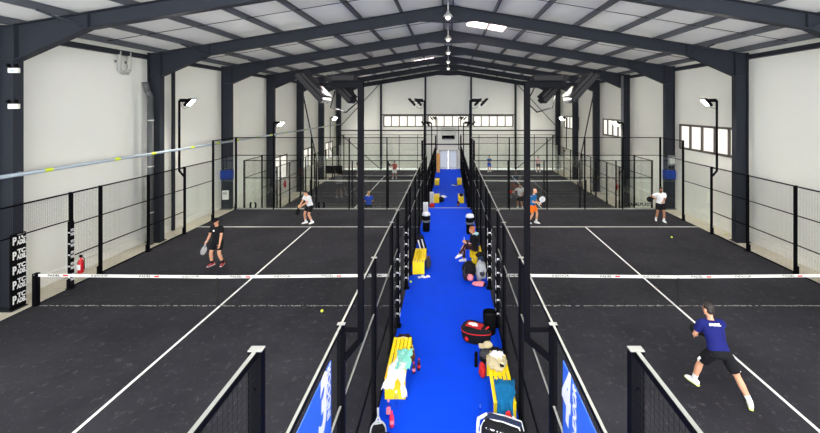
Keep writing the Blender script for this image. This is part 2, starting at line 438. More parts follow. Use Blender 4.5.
# end-wall posts, girt, braces
for x, w in ((-7.65, 'leftmost of the four'), (-2.6, 'left of the far doors'), (2.6, 'right of the far doors'), (7.65, 'rightmost of the four')):
    h = roofz(x)-.3
    tag(MB().box(x-.1, x+.1, YE-.26, YE-.24, LOW, h).box(x-.1, x+.1, YE-.02, YE, LOW, h).box(x-.008, x+.008, YE-.24, YE-.02, LOW, h).build('wall_post', M['steel']),
        'dark steel post on the white end wall, ' + w, 'post', 'end wall posts')
struct(MB().box(-12.6, 12.6, YE-.14, YE-.01, 2.98, 3.10).build('trim_3', M['steel']))
struct(MB().box(-7.6, 7.6, YE-.10, YE-.01, 4.76, 4.88).build('trim_4', M['steel']))
for s in (-1, 1):
    for a, b, w in (((7.7, 8.3), (12.5, 3.15), 'upper'), ((12.5, 3.0), (7.7, -1.2), 'lower')):
        tag(MB().bar((s*a[0], YE-.62, a[1]), (s*b[0], YE-.62, b[1]), .07, .07).build('wind_brace', M['steel']),
            '%s diagonal steel brace in the %s corner bay of the end wall' % (w, side_w[s]), 'brace', 'wall braces')
    tag(MB().bar((s*12.45, 31.1, 7.8), (s*12.45, 35.9, -1.2), .08, .08).build('wind_brace', M['steel']),
        'long diagonal steel brace on the %s side wall between fifth and sixth frames' % side_w[s], 'brace', 'wall braces')
# skylights
for x0, x1, y0, y1, lab in ((1.0, 2.9, 18.0, 19.6, 'bright glowing skylight in the right roof slope behind the second steel frame'), (-2.95, -1.3, 31.6, 33.0, 'small distant glowing skylight in the left roof slope')):
    mb = MB(); xm = 2.0 if x0 > 0 else -2.0
    t = thing('skylight', lab, 'skylight', (0, 0, 0))
    mb.prism([(x0, roofz(x0)-.03), (x1, roofz(x1)-.03), (x1, roofz(x1)+.005), (x0, roofz(x0)+.005)], 'y', y0, y1); mb.build('pane', M['skylight'], t)
    mb = MB()
    for a, b in ((y0-.06, y0), (y1, y1+.06)):
        mb.prism([(x0, roofz(x0)-.06), (x1, roofz(x1)-.06), (x1, roofz(x1)+.005), (x0, roofz(x0)+.005)], 'y', a, b)
    mb.build('frame', M['zincl'], t)
# bell lamps on the ridge
for i, y in enumerate(FY[1:6]):
    t = thing('bell_lamp', 'pale bell shaped lamp hanging at the ridge by the %s steel frame' % ORD[i+1], 'ceiling lamp', (0, y-.32, 9.42), 0, 'ridge lamps')
    link('shade', cached('bell', lambda: MB().lathe([(.2, 0), (.2, .02), (.17, .08), (.08, .16), (.05, .24)], n=20).mesh('shade', M['zincl'], True)), t)
    link('stem', cached('bells', lambda: MB().tube((0,0,.2),(0,0,.72), .03).mesh('stem', M['zincl'])), t)
    link('bulb', cached('bellb', lambda: MB().ball((0,0,-.03), .10).mesh('bulb', M['bulb'], True)), t)
# wall pipe with yellow markers
t = thing('wall_pipe', 'long blue grey pipe with yellow markers along the left wall columns', 'pipe', (-12.03, 0, 3.78))
MB().tube((0, YB, 0), (0, 41, 0), .055, 10).build('pipe', M['pipe'], t, True)
for k in range(16):
    y = 9.2+k*2.0+random.uniform(-.3, .3)
    MB().tube((0, y, 0), (0, y+.22, 0), .058, 10).build('marker', M['marker'], t)
for y in FY[:-1]: MB().box(-.12, .02, y-.03, y+.03, -.07, .07).build('clamp', M['zinc'], t)
# ducts and downpipes
t = thing('bent_duct', 'pale J shaped vent duct high on the left wall', 'duct', (-12.70, 14.5, 7.0))
MB().box(-.148,.02,-.3,-.2,.4,.48).box(-.148,.02,.15,.25,.4,.48).build('bracket', M['zinc'], t); MB().path([(0,-.25,.85),(0,-.25,.12),(0,-.1,0),(0,.12,.02),(0,.2,.15),(0,.2,.85)], .07, 10).build('duct', M['zincl'], t, True)
t = thing('vent_pipe', 'grey metal pipe with bent top beside the second left column', 'pipe', (-12.3, 15.25, 0))
MB().path([(-.1,-.15,6.7),(-.05,-.1,6.35),(0,0,6.1),(0,0,0)], .11, 12).build('pipe', M['duct'], t, True)
for z in (1.3, 3.2, 5.1): MB().tube((0,0,z),(0,0,z+.05), .125, 12).build('bracket', M['zincl'], t)
t = thing('downpipe', 'silver vertical downpipe in front of the fourth right column', 'pipe', (12.05, 25.55, LOW))
MB().tube((0,0,0),(0,0,9.2), .09, 12).build('pipe', M['zinc'], t, True)
for z in (2, 5, 7.2): MB().tube((0,0,z),(0,0,z+.05), .105, 12).build('bracket', M['zinc'], t)
t = thing('conduit', 'dark vertical conduit on the left wall beside the bright floodlights', 'pipe', (-12.66, 17.0, 0))
MB().box(-.05,.05,-.06,.06,0,7.6).build('conduit', M['steel'], t)
# emergency lights on the nearest left column
for z, w in ((6.62, 'upper'), (5.62, 'lower')):
    t = thing('emergency_light', '%s small white twin head emergency light on the nearest left column' % w, 'emergency light', (-12.1, 10.33, z), 0, 'emergency lights')
    MB().rbox(-.14,.14,-.08,0,0,.14,.015).build('housing', M['plinth'], t)
    for s in (-1, 1):
        h = MB().lathe([(.03,0),(.045,.06),(.05,.09)], n=12).build('lamp_head', M['black'], t, True, (s*.11, -.04, .16), (.7, 0, 0))
    MB().box(-.04,.02,-.085,-.08,.05,.09).build('indicator', M['led_green'] if w == 'upper' else M['white'], t)
# blue wraps and meter boxes on the third columns
for s in (-1, 1):
    t = thing('column_wrap', 'blue band wrapped round the third %s column behind the glass' % side_w[s], 'banner', (s*12.4, 20.7, 1.55), 0, 'blue column wraps')
    MB().box(-.29,.29,-.15,.15,.1,.6).build('wrap', M['wrapblue'], t)
t = thing('meter_box', 'small white electric box on the third left column', 'electric box', (-12.35, 20.52, .55))
MB().rbox(-.17,.17,-.1,0,0,.5,.02).build('housing', M['white'], t); MB().box(-.12,.12,-.105,-.1,.28,.42).build('cover', M['zincl'], t)
t = thing('meter_box', 'grey cabinet on the third right column above the blue band', 'electric box', (12.4, 20.52, 2.45))
MB().rbox(-.2,.2,-.1,0,0,.55,.02).build('housing', M['zinc'], t); MB().box(-.15,.15,-.105,-.1,.1,.45).build('cover', M['zincl'], t)

# ------------------------------------------------------------------ floors of the courts
IX, OX = 1.30, 11.80
def turf(s, near):
    y0, y1, z, ix, ox, lab = (YB, STEP, 0, IX, OX+.06, 'near') if near else (20.95, 41.1, LOW, 1.36, 11.62, 'far')
    x0, x1 = sorted((s*ix, s*ox))
    o = struct(MB().box(x0, x1, y0, y1, z-.02, z).build('floor', M['turf']))
    o['label'] = 'charcoal artificial turf of the %s %s court' % (lab, side_w[s])
    yn = 10.53 if near else 31.0
    c = s*6.5
    def line(a, b, c0, d0): MB().box(min(a,b), max(a,b), c0, d0, z, z+.003).build('court_line', M['turfline'], o)
    for ys in ((yn+6.95,) if near else (yn-6.95, yn+6.95)): line(x0, x1, ys-.03, ys+.03)
    line(c-.03, c+.03, (YB+5.0+1.5 if near else yn-6.95), yn+6.95)
    if near:   # sand drift under the net
        mb = MB(); rnd = random.Random(3+s)
        for k in range(420):
            x = rnd.uniform(x0+.2, x1-.1); w = rnd.uniform(.01, .06); y = yn+rnd.gauss(0, .012)
            mb.box(x, x+w, y-.006, y+.008, 0, .006)
        p = mb.build('sand_drift', M['sand'], o); p['kind'] = 'stuff'
for s in (-1, 1): turf(s, True); turf(s, False)
struct(MB().box(-IX, IX, YB, STEP, -.02, .002).build('floor', M['aisle']), 'blue turf aisle between the near courts')
struct(MB().box(-1.36, 1.36, STEP+2.4, YE, LOW-.02, LOW+.002).build('floor', M['aisle']), 'blue turf aisle between the far courts')
mb = MB()
for k in range(8):
    mb.box(-1.36, 1.36, STEP+k*.3, STEP+(k+1)*.3, LOW-.02, -(k+1)*.15)
struct(mb.build('floor', M['aisle']), 'blue steps down to the far courts')
struct(MB().box(-1.30, 1.30, STEP-.06, STEP+.02, -.02, .012).build('trim_5', M['cap']))

# ------------------------------------------------------------------ court fences
def wire_panel(w, h, step=.05, r=.0016):
    mb = MB()
    n = round(w/step)
    for k in range(1, n): mb.tube((0, k*w/n, 0), (0, k*w/n, h), r, 4)
    n = round(h/step)
    for k in range(1, n): mb.tube((.004, 0, k*h/n), (.004, w, k*h/n), r, 4)
    return mb
PW, PD = .11, .06     # post size across / along the fence
def post_mesh(h, foot):
    def f():
        mb = MB(); mb.box(-PW/2+.01, PW/2-.01, -PD/2, PD/2, 0, h)
        for z in (.4, 1.1, 1.9, h-.25, h-.6): mb.tube((0, -PD/2-.012, z), (0, PD/2+.012, z), .012, 6)
        return mb.mesh('post', M['black'])
    return cached(('post', round(h, 2), foot), f)
def side_fence(x, y0, z0, inner, label, full):
    """posts and panels along +Y; full=False starts at the near posts"""
    t = thing('court_fence', label, 'fence', (x, y0, z0), 0, 'side fences of the courts')
    s = 1 if x > 0 else -1
    out = -s if inner else s     # direction away from the court
    off = [0, 2, 4, 6, 8, 9.02, 11.02, 12, 14, 16, 18, 20]
    for o in off:
        h = 4.0 if o in (0, 2, 18, 20) else 3.0
        p = link('post', post_mesh(h, 0), t, (0, o, 0))
        link('cap', cached(('cap', 'i' if inner else 'o'), lambda: MB().box(-.048, .048, -.027, .027, 0, .008).mesh('cap', M['cap'] if inner else M['black'])), p, (0, 0, h))  # inner posts: pale colour paints a lit top face
        link('base_plate', cached('basepl', lambda: MB().box(-.09, .09, -.09, .09, 0, .02).box(-.03, .03, -.11, -.03, .02, .3).mesh('base_plate', M['black'])), p)
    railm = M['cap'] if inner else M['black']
    def panel(a, b, za, zb):
        w, h = b-a-PD, zb-za
        link('mesh_panel', cached(('wire', round(w, 3), round(h, 3)), lambda: wire_panel(w, h).mesh('mesh_panel', M['wire'])), t, (0, a+PD/2, za))
    def pane(a, b, za, zb):
        w, h = b-a-PD, zb-za
        link('glass_panel', cached(('gl', round(w, 3), round(h, 3)), lambda: MB().box(-.006, .006, 0, w, 0, h).mesh('glass_panel', M['glass'])), t, (0, a+PD/2, za))
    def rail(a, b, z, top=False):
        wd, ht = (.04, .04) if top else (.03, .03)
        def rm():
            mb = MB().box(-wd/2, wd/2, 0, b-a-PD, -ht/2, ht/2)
            if inner and (top or z == 2.0): mb.m = 1; mb.box(-.013, .013, 0, b-a-PD, ht/2, ht/2+.004)  # pale strip paints the lit top of inner rails
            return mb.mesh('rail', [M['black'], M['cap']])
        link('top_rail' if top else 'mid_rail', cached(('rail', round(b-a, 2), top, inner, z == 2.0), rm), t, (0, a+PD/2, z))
    for a, b in zip(off, off[1:]):
        if (a, b) in ((0, 2), (18, 20)):
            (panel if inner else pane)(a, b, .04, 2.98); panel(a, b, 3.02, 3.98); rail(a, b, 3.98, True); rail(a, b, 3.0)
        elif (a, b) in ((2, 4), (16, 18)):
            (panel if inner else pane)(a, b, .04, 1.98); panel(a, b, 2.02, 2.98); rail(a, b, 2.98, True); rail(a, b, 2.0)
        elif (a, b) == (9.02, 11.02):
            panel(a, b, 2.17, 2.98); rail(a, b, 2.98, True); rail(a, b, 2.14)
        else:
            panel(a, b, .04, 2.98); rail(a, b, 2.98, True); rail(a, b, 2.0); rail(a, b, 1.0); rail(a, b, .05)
    return t
for s in (-1, 1):
    w = side_w[s]
    side_fence(s*IX, .53, 0, True, 'tall black mesh fence between the near %s court and the blue aisle' % w, True)
    side_fence(s*OX, .53, 0, False, 'black mesh fence on the outer edge of the near %s court' % w, True)
    side_fence(s*1.36, 21.0, LOW, True, 'distant black mesh fence between the far %s court and the blue aisle' % w, True)
    side_fence(s*11.6, 21.0, LOW, False, 'distant black mesh fence on the outer edge of the far %s court' % w, True)
def end_wall(x0, x1, y, z0, label, logo=None):
    t = thing('glass_wall', label, 'glass wall', (x0, y, z0), 0, 'glass end walls')
    n = 5; w = (x1-x0)/n
    for k in range(n+1):
        link('post', post_mesh(4.0, 0), t, (k*w, 0, 0), (0, 0, PI/2))
    for k in range(n):
        pw = w-PD*1.6
        link('glass_panel', cached(('egl', round(pw, 2)), lambda: MB().box(0, pw, -.006, .006, .05, 2.95).mesh('glass_panel', M['glass'])), t, (k*w+PD*.8, 0, 0))
        link('mesh_panel', cached(('wire', round(pw, 3), .95), lambda: wire_panel(pw, .95).mesh('mesh_panel', M['wire'])), t, (k*w+PD*.8, 0, 3.02), (0, 0, -PI/2))
    for z in (3.0, 3.98): MB().box(0, x1-x0, -.02, .02, z-.02, z+.02).build('rail', M['black'], t)
    MB().box(0, x1-x0, -.025, .025, 0, .05).build('base_rail', M['cap'], t)
    if logo:
        for (lx, kind) in logo:
            if kind == 'mark':
                mb = MB()
                for q in (-1, 1):
                    pts = [(lx+q*.06, .08), (lx+q*.2, .08), (lx+q*.2, .26), (lx+q*.16, .38), (lx+q*.09, .40), (lx+q*.07, .34), (lx+q*.11, .24)]
                    mb.prism(pts, 'y', -.012, -.008)
                mb.build('glass_logo', M['pad'], t)
            else: text('glass_lettering', kind, .24, M['pad'], t, (lx, -.011, .26), (PI/2, 0, 0), .006, 0, .001, .95)
    return t
end_wall(-OX, -IX, 20.53, 0, 'glass end wall with black posts behind the near left court', [(.95, 'mark'), (4.75, 'mark')])
end_wall(IX, OX, 20.53, 0, 'glass end wall with black posts behind the near right court', [(9.35, 'PADELPLAST')])
end_wall(-11.6, -1.36, 21.0, LOW, 'lower glass end wall on the near side of the far left court')
end_wall(1.36, 11.6, 21.0, LOW, 'lower glass end wall on the near side of the far right court')
end_wall(-11.6, -1.36, 41.0, LOW, 'glass end wall at the far end of the far left court')
end_wall(1.36, 11.6, 41.0, LOW, 'glass end wall at the far end of the far right court')
tag(MB().box(-IX, IX, 20.5, 20.56, 3.58, 3.64).build('cross_bar', M['black']), 'dark bar bridging the blue aisle above the step between the court corners', 'bar')

# ------------------------------------------------------------------ nets
def net(s, yn, z0, ix, ox, label):
    x0, x1 = sorted((s*(ix+.06), s*(ox-.02))); L = x1-x0
    t = thing('padel_net', label, 'net', (x0, yn, z0), 0, 'court nets')
    for px in (.03, L-.03):
        p = MB().rbox(px-.06, px+.06, -.06, .06, 0, .93, .01).build('post', M['black'], t)
        MB().tube((px, -.07, .9), (px, .07, .9), .02, 8).build('winch', M['zinc'], p)
    def top(x): u = abs(x-L/2)/(L/2); return .815+.05*u
    mb = MB(); n = int(L/.05)
    for k in range(1, n): x = k*L/n; mb.tube((x, 0, .01), (x, 0, top(x)), .0014, 3)
    for j in range(18):
        for a in range(10):
            xa, xb = L*a/10, L*(a+1)/10
            mb.tube((xa, 0, .015+j/18*top(xa)), (xb, 0, .015+j/18*top(xb)), .0014, 3)
    mb.build('net_mesh', M['net'], t)
    mb = MB()
    for a in range(20):
        xa, xb = L*a/20, L*(a+1)/20; za, zb = top(xa), top(xb)
        if xa < .1: xa = .1
        if xb > L-.1: xb = L-.1
        mb._add([(xa,-.012,za-.03),(xb,-.012,zb-.03),(xb,.012,zb-.03),(xa,.012,za-.03),(xa,-.012,za+.045),(xb,-.012,zb+.045),(xb,.012,zb+.045),(xa,.012,za+.045)],
                [(3,2,1,0),(4,5,6,7),(0,1,5,4),(1,2,6,5),(2,3,7,6),(3,0,4,7)])
    tp = mb.build('tape', M['tape'], t)
    if yn < 12:
        for k in range(8):
            x = .55+k*1.3
            text('tape_lettering', 'PADEL' if k % 2 == 0 else 'INDOOR', .075, M['blackc'] if k % 2 == 0 else M['darkgrey'], tp, (x, -.0135, top(x)+.008), (PI/2, 0, 0), .002, 0, .0005, 1.6)
            if k % 2 == 0: MB().box(x+.26, x+.4, -.0135, -.012, top(x)-.012, top(x)+.028).build('tape_logo', M['redc'], tp)
    MB().box(L/2-.025, L/2+.025, -.013, .013, 0, .80).build('centre_strap', M['net'], t)
for s in (-1, 1):
    net(s, 10.53, 0, IX, OX, 'black net with white lettered tape across the near %s court' % side_w[s])
    net(s, 31.0, LOW, 1.36, 11.6, 'distant net with white tape across the far %s court' % side_w[s])

# ------------------------------------------------------------------ floodlights
def floodlight(s, inner, y, z0, label):
    """s: side of hall; lamps point over the court. local +X = towards the court"""
    dirx = s if inner else -s
    base = s*IX if inner else s*OX
    if z0 < -.5: base = s*1.36 if inner else s*11.6
    t = thing('floodlight', label, 'floodlight', (base, y, z0), 0 if dirx > 0 else PI, 'court floodlights')
    fy = 1 if dirx > 0 else -1
    px = -.24 if (s < 0 or not inner) else -.32
    pole = MB().path([(-.05, 0, 2.55), (px, 0, 2.80), (px, 0, 5.98)], .036, 8) if False else MB()
    pole.bar((-.04, 0, 2.58), (px, 0, 2.82), .06, .06); pole.box(px-.033, px+.033, -.033, .033, 2.80, 5.98); pole.bar((-.04, 0, 2.93), (px, 0, 2.93), .05, .03)
    pole.build('pole', M['black'], t)
    MB().box(px-.033, .12, -.03, .03, 5.9, 5.98).build('arm', M['black'], t)
    MB().rbox(px+.06, .1, -.09, .09, 5.98, 6.05, .01).build('driver_box', M['darkred'], t)
    MB().path([(px+.1,.05,5.9),(px+.02,.1,5.72),(px+.15,.12,5.6),(px+.34,.1,5.66),(.06,.05,5.86)], .008, 5).build('cable', M['black'], t)
    for k, (lx, ly) in enumerate(((.05, .20), (.31, -.06))):
        rot = Euler((0, math.radians(-47), 0)).to_matrix().to_4x4(); Mx = Matrix.Translation((lx, ly*fy, 5.90)) @ rot
        hb = MB()
        hb.rbox(-.22, .22, -.15, .15, -.03, .02, .012, 2, Mx)
        for q in range(7): hb.rbox(-.19, .19, -.13+q*.043-.006, -.13+q*.043+.006, .02, .055, .003, 1, Mx)
        for a, b, c, d in ((-.22,-.175,-.15,.15), (.175,.22,-.15,.15), (-.175,.175,-.15,-.115), (-.175,.175,.115,.15)): hb.rbox(a, b, c, d, -.044, -.02, .003, 1, Mx)
        h = hb.build('lamp', M['darkred'], t)
        lb = MB(); lb.rbox(-.17, .17, -.11, .11, -.036, -.031, .002, 1, Mx); lb.build('lens', M['lamp'], h)
    MB().bar((.1, 0, 5.94), (.38, .0, 5.94), .05, .04).build('yoke', M['black'], t)
for s in (-1, 1):
    w = side_w[s]
    for y, z0, d in ((4.53, 0, 'nearest to the camera'), (16.53, 0, 'near the end of the near court'), (25.0, LOW, 'over the near half of the far court'), (37.0, LOW, 'over the far half of the far court')):
        floodlight(s, True, y, z0, 'black floodlight pole on the aisle\'s %s side, %s' % (w, d))
        if y > 10: floodlight(s, False, y, z0, 'lit twin floodlight on the outer %s fence %s' % (w, d))
        else: floodlight(s, False, y, z0, 'lit twin floodlight on the outer %s fence %s' % (w, d))

# ------------------------------------------------------------------ banners
for s, dgt in ((-1, '3'), (1, '4')):
    xin = s*(IX-.045)
    t = thing('court_sign', 'blue banner with white number %s on the %s aisle fence' % (dgt, side_w[s]), 'banner', (xin, 0, 0))
    MB().box(-.006, .006, 1.62, 3.98, 1.4, 2.93).build('banner', M['blue_banner'], t)
    f = -s
    rot = (PI/2, 0, PI/2) if s < 0 else (PI/2, 0, -PI/2)
    text('number', dgt, .78, M['white'], t, (f*.009, 3.69 if s < 0 else 3.88, 2.63), rot, .03, .2, .001, .66)
    # vertical lettering beside the number
    e = (Matrix.Rotation(PI/2 if s < 0 else -PI/2, 3, 'Z') @ Matrix.Rotation(PI/2, 3, 'X') @ Matrix.Rotation(PI/2, 3, 'Z')).to_euler()
    text('lettering', 'INDOOR', .14, M['white'], t, (f*.009, 3.90 if s < 0 else 3.60, 2.65), e, .004, .2, .001, 1.0)
# padded door posts with lettering
def post_pad(x, y, h, label, vis):
    t = thing('post_pad', label, 'post pad', (x, y, 0), 0, 'lettered post pads')
    MB().rbox(-.058, .058, -.055, .055, .03, h, .012).build('pad', M['pad'], t)
    n = 5
    for k in range(n):
        z = .25+k*(h-.35)/n+.05
        text('lettering', 'PTC', .055, M['white'], t, (0, -.057, z+.05), (PI/2, 0, 0), .004, 0, .001, .7)
        for q in (-1, 1):
            text('lettering', 'PTC', .12, M['white'], t, (q*.06, 0, z+.12), (PI/2, 0, q*PI/2), .004, 0, .001, .55)
            text('lettering', 'PADEL', .12, M['white'], t, (q*.06, 0, z), (PI/2, 0, q*PI/2), .004, 0, .001, .36)
for s in (-1, 1):
    for y, w in ((9.55, 'near'), (11.55, 'far')):
        post_pad(s*IX, y, 2.1, 'black lettered pad on the %s gate post of the %s court beside the blue aisle' % (w, side_w[s]), s)
        post_pad(s*OX, y, 2.1, 'black lettered pad on the %s outer gate post of the %s court' % (w, side_w[s]), s)
t = thing('column_banner', 'black banner with repeated white lettering on the nearest left column', 'banner', (-12.1, 10.39, 0))
MB().rbox(-.03, .03, -.19, .18, .02, 2.12, .012).build('wrap', M['pad'], t)
for k in range(5):
    z = .28+k*.41
    text('lettering', 'P', .30, M['white'], t, (.031, -.115, z), (PI/2, 0, PI/2), .012, 0, .001, .6)
    text('lettering', 'TC', .17, M['white'], t, (.031, .06, z+.095), (PI/2, 0, PI/2), .008, 0, .001, .9)
    text('lettering', 'ADEL', .17, M['white'], t, (.031, .06, z-.06), (PI/2, 0, PI/2), .008, 0, .001, .54)
t = thing('fire_extinguisher', 'red fire extinguisher hung on the outer gate post of the left court', 'fire extinguisher', (-11.72, 11.78, .38))
MB().lathe([(.06,0),(.075,.02),(.075,.36),(.05,.42),(.025,.45),(.02,.5)], n=16).build('cylinder', M['red'], t, True)
MB().box(-.05,.06,-.012,.012,.5,.53).box(-.05,.07,-.012,.012,.55,.57).box(-.02,.02,-.015,.015,.49,.56).build('valve', M['black'], t)
MB().path([(.03,0,.51),(.11,0,.46),(.11,0,.12)], .012, 6).build('hose', M['black'], t, True)
MB().box(-.055,.055,-.078,-.07,.12,.28).build('instruction_label', M['white'], t)
for s, y in ((-1, 28.5), (1, 27.6)):
    t = thing('fire_extinguisher', 'distant red fire extinguisher on the %s wall of the far court' % side_w[s], 'fire extinguisher', (s*12.6, y, LOW+.85))
    MB().lathe([(.06,0),(.085,.02),(.085,.4),(.05,.47),(.025,.5),(.02,.55)], n=14).build('cylinder', M['red'], t, True); MB().box(-.05,.06,-.012,.012,.55,.6).build('valve', M['black'], t)
    MB().box(.085 if s > 0 else -.26, .26 if s > 0 else -.085, -.02,.02,.2,.24).build('bracket', M['black'], t)
#PART2
# ------------------------------------------------------------------ people
def ik(a, b, l1, l2, hint):
    a, b = V(a), V(b); d = b-a; L = d.length; mx = (l1+l2)*.999
    if L > mx: b = a+d*(mx/L); d = b-a; L = mx
    c = (l1*l1-l2*l2+L*L)/(2*L); h = math.sqrt(max(0, l1*l1-c*c)); n = d.normalized()
    hv = V(hint); hv = hv-n*hv.dot(n)
    if hv.length < 1e-4: hv = V((0,1,0))
    return a+n*c+hv.normalized()*h, b
def person(label, loc, rotz, H=1.78, pelvis=(0,0,.92), lean=(0,.06), twist=0, feet=((-.13,0,0,.1),(.13,0,0,-.1)), hands=((-.3,.15,.85),(.3,.15,.85)),
           knee=((0,1,0),(0,1,0)), elbow=((-.5,-1,-.2),(.5,-1,-.2)), head=(0,0), skin='skin', shirt='whitec', sleeve=.6, shorts='blackc', leg=.8, socks='whitec', shoe='shoe',
           sole=None, hair='hair_dark', style='short', racket=None, vox=.012, longs=False, back_mark=None, chest_mark=False, cap=None, stripe=False, bulk=1.0):
    k = H/1.78
    t = thing('person', label, 'person', loc, rotz, 'people in the hall')
    bw = 1.13*bulk
    P = V(pelvis); sp = V((lean[0], lean[1], 1)).normalized()
    R = Matrix.Rotation(twist, 3, 'Z') @ V((1,0,0)); R = (R-sp*R.dot(sp)).normalized(); F = sp.cross(R)
    waist = P+sp*.15*k; chest = P+sp*.33*k; yoke = P+sp*.47*k; neck = P+sp*.53*k
    hd = (Euler((-head[1], 0, head[0])).to_matrix() @ V((0,0,1)))
    hd = (hd*.75+sp*.25).normalized()
    hF = (Matrix.Rotation(head[0], 3, 'Z') @ V((0,1,0))); hF = Euler((0,0,0)).to_matrix() @ hF; hF = (hF-hd*hF.dot(hd)).normalized(); hR = hF.cross(hd)
    HC = neck+hd*.155*k+hF*.02
    # head frame
    def hp(r, f, u): return HC+hR*r*k+hF*f*k+hd*u*k
    sh, el, wr, hip, kn, an = [], [], [], [], [], []
    for i, q in enumerate((-1, 1)):
        S = yoke+R*q*.192*k-sp*.02*k; sh.append(S)
        e, w = ik(S, hands[i], .29*k, .255*k, elbow[i]); el.append(e); wr.append(w)
        h = P+R*q*.10*k-sp*.02; hip.append(h)
        f = feet[i]; A = V((f[0], f[1], f[2]+.085*k)); kk, A = ik(h, A, .43*k, .42*k, knee[i]); kn.append(kk); an.append(A)
    body = MB()
    body.loft([P-sp*.07*k, P+sp*.02*k, waist, chest, yoke-sp*.02*k, yoke+sp*.035*k], [(.13*k*bw,.10*k),(.155*k*bw,.112*k),(.13*k*bw,.100*k),(.155*k*bw,.116*k),(.15*k*bw,.092*k),(.07*k,.06*k)], R)
    body.loft([yoke-sp*.02, neck, neck+hd*.08*k], [.065*k,.055*k,.052*k], R)
    # head: skull, jaw, nose, ears, brow
    def ell(c, r, f, u, n=12):
        o = len(body.v); body.ball((0,0,0), 1, 14, 10)
        for j in range(o, len(body.v)):
            x, y, z = body.v[j]; body.v[j] = tuple(c+hR*x*r*k+hF*y*f*k+hd*z*u*k)
    ell(hp(0,-.012,.045), .076, .094, .085); ell(hp(0,.028,-.035), .056, .062, .078); ell(hp(0,.098,-.012), .014, .02, .026); ell(hp(0,.085,.022), .05, .014, .012)
    ell(hp(-.077,-.005,0), .012, .022, .034); ell(hp(.077,-.005,0), .012, .022, .034); ell(hp(0,.062,-.085), .03, .026, .022)
    for i, q in enumerate((-1, 1)):
        body.loft([yoke+R*q*.10*k, sh[i]], [.058*k,.058*k], F)
        body.loft([sh[i], sh[i].lerp(el[i], .4), el[i]], [.056*k,.05*k,.04*k], F)
        body.loft([el[i], el[i].lerp(wr[i], .35), wr[i]], [.04*k,.041*k,.027*k], F)
        body.loft([hip[i], hip[i].lerp(kn[i], .35), kn[i]], [.092*k,.084*k,.058*k], R)
        body.loft([kn[i], kn[i].lerp(an[i], .35), an[i]], [.057*k,.061*k,.039*k], R)
        yaw = feet[i][3]; fd = V((-math.sin(yaw), math.cos(yaw), feet[i][4] if len(feet[i]) > 4 else 0)).normalized()
        body.loft([an[i]-fd*.03*k, an[i]+fd*.05*k-V((0,0,.035*k)), an[i]+fd*.14*k-V((0,0,.05*k))], [.036*k,.038*k,.03*k], fd.cross(V((0,0,1))))
        # hand with palm, four fingers and thumb
        fa = (wr[i]-el[i]).normalized()
        if racket and racket['hand'] == q:
            rd = V(racket['dir']).normalized(); h = fa-rd*fa.dot(rd)
            h = h.normalized() if h.length > .2 else (F-rd*F.dot(rd)).normalized()
        else:
            rd = (F*.8+V((0,0,-.3))); rd = rd-fa*rd.dot(fa); rd.normalize(); h = fa
        nrm = h.cross(rd)*(q); nrm.normalize()
        if nrm.dot(V((-q,0,0))) < 0 and not (racket and racket['hand'] == q): nrm = -nrm
        pal = wr[i]+h*.05*k
        body.loft([wr[i], pal, wr[i]+h*.092*k], [(.026*k,.020*k),(.040*k,.017*k),(.040*k,.014*k)], rd)
        grip = racket and racket['hand'] == q
        for j in range(4):
            b0 = wr[i]+h*.088*k+rd*(j-1.5)*.021*k; ln = (.9, 1.0, .95, .75)[j]
            c1 = .75 if grip else .35; d1 = (h*math.cos(c1)+nrm*math.sin(c1)); d2 = (h*math.cos(c1+1.3)+nrm*math.sin(c1+1.3)) if grip else (h*math.cos(c1+.5)+nrm*math.sin(c1+.5))
            b1 = b0+d1*.042*ln*k; b2 = b1+d2*.042*ln*k
            body.loft([b0-h*.02, b0, b1, b2], [.009*k,.0095*k,.009*k,.0075*k], rd, 8)
        tb = wr[i]+h*.03*k+rd*.03*k; td = (h*.6+rd*.55+nrm*.6).normalized()
        body.loft([tb-rd*.015, tb, tb+td*.038*k, tb+td*.038*k+(td+h*.4).normalized()*.03*k], [.012*k,.013*k,.0115*k,.009*k], rd, 8)
        if grip:
            rk_loc = wr[i]+h*.078*k+nrm*.026*k; rk = (rk_loc, rd, h)
    body_o = remesh(body, 'body', M[skin], t, min(vox, .009), 3)
    for q in (-1, 1):
        MB().ball(hp(q*.03, .083, .008), .0105*k, 8, 6).build('eye', M['eye'], t, True)
    mo = MB(); mo.ball((0,0,0), .02, 10, 6, (1,.4,.35)); m_o = mo.build('mouth', M['lip'], t, True); m_o.location = hp(0,.087,-.052); m_o.rotation_euler = (0,0,head[0]+twist)
    # hair
    hm = MB(); bsave = body; body = hm
    if style != 'bald':
        ell(hp(0,-.022,.058), .083, .098, .088)
        ell(hp(0,-.05,.0), .078, .062, .075)
        if style == 'bun': ell(hp(0,-.12,.05), .045,.045,.045); ell(hp(0,-.045,-.04), .085,.07,.085)
        hm2 = remesh(hm, 'hair', M[hair], t, .01, 2)
        # trim the hair off the face
        bm = bmesh.new(); bm.from_mesh(hm2.data)
        kill = [v for v in bm.verts if (v.co-HC).dot(hF) > .045*k and (v.co-HC).dot(hd) < .085*k]
        bmesh.ops.delete(bm, geom=kill, context='VERTS'); bm.to_mesh(hm2.data); bm.free()
    else:
        hm = MB(); body = hm; ell(hp(0,.058,-.075), .05,.045,.045); remesh(hm, 'beard', M['hair_dark'], t, .01, 2)
    if style == 'beard':
        hm = MB(); body = hm; ell(hp(0,.052,-.078), .056,.05,.045); remesh(hm, 'beard', M['hair_dark'], t, .01, 2)
    if cap:
        hm = MB(); body = hm
        ell(hp(0,-.012,.075), .088,.104,.072); o_ = len(hm.v); ell(hp(0,.105,.065), .066,.075,.012)
        remesh(hm, 'cap', M[cap], t, .008, 2)
    body = bsave
    # shirt
    g = .016*k; sm = MB()
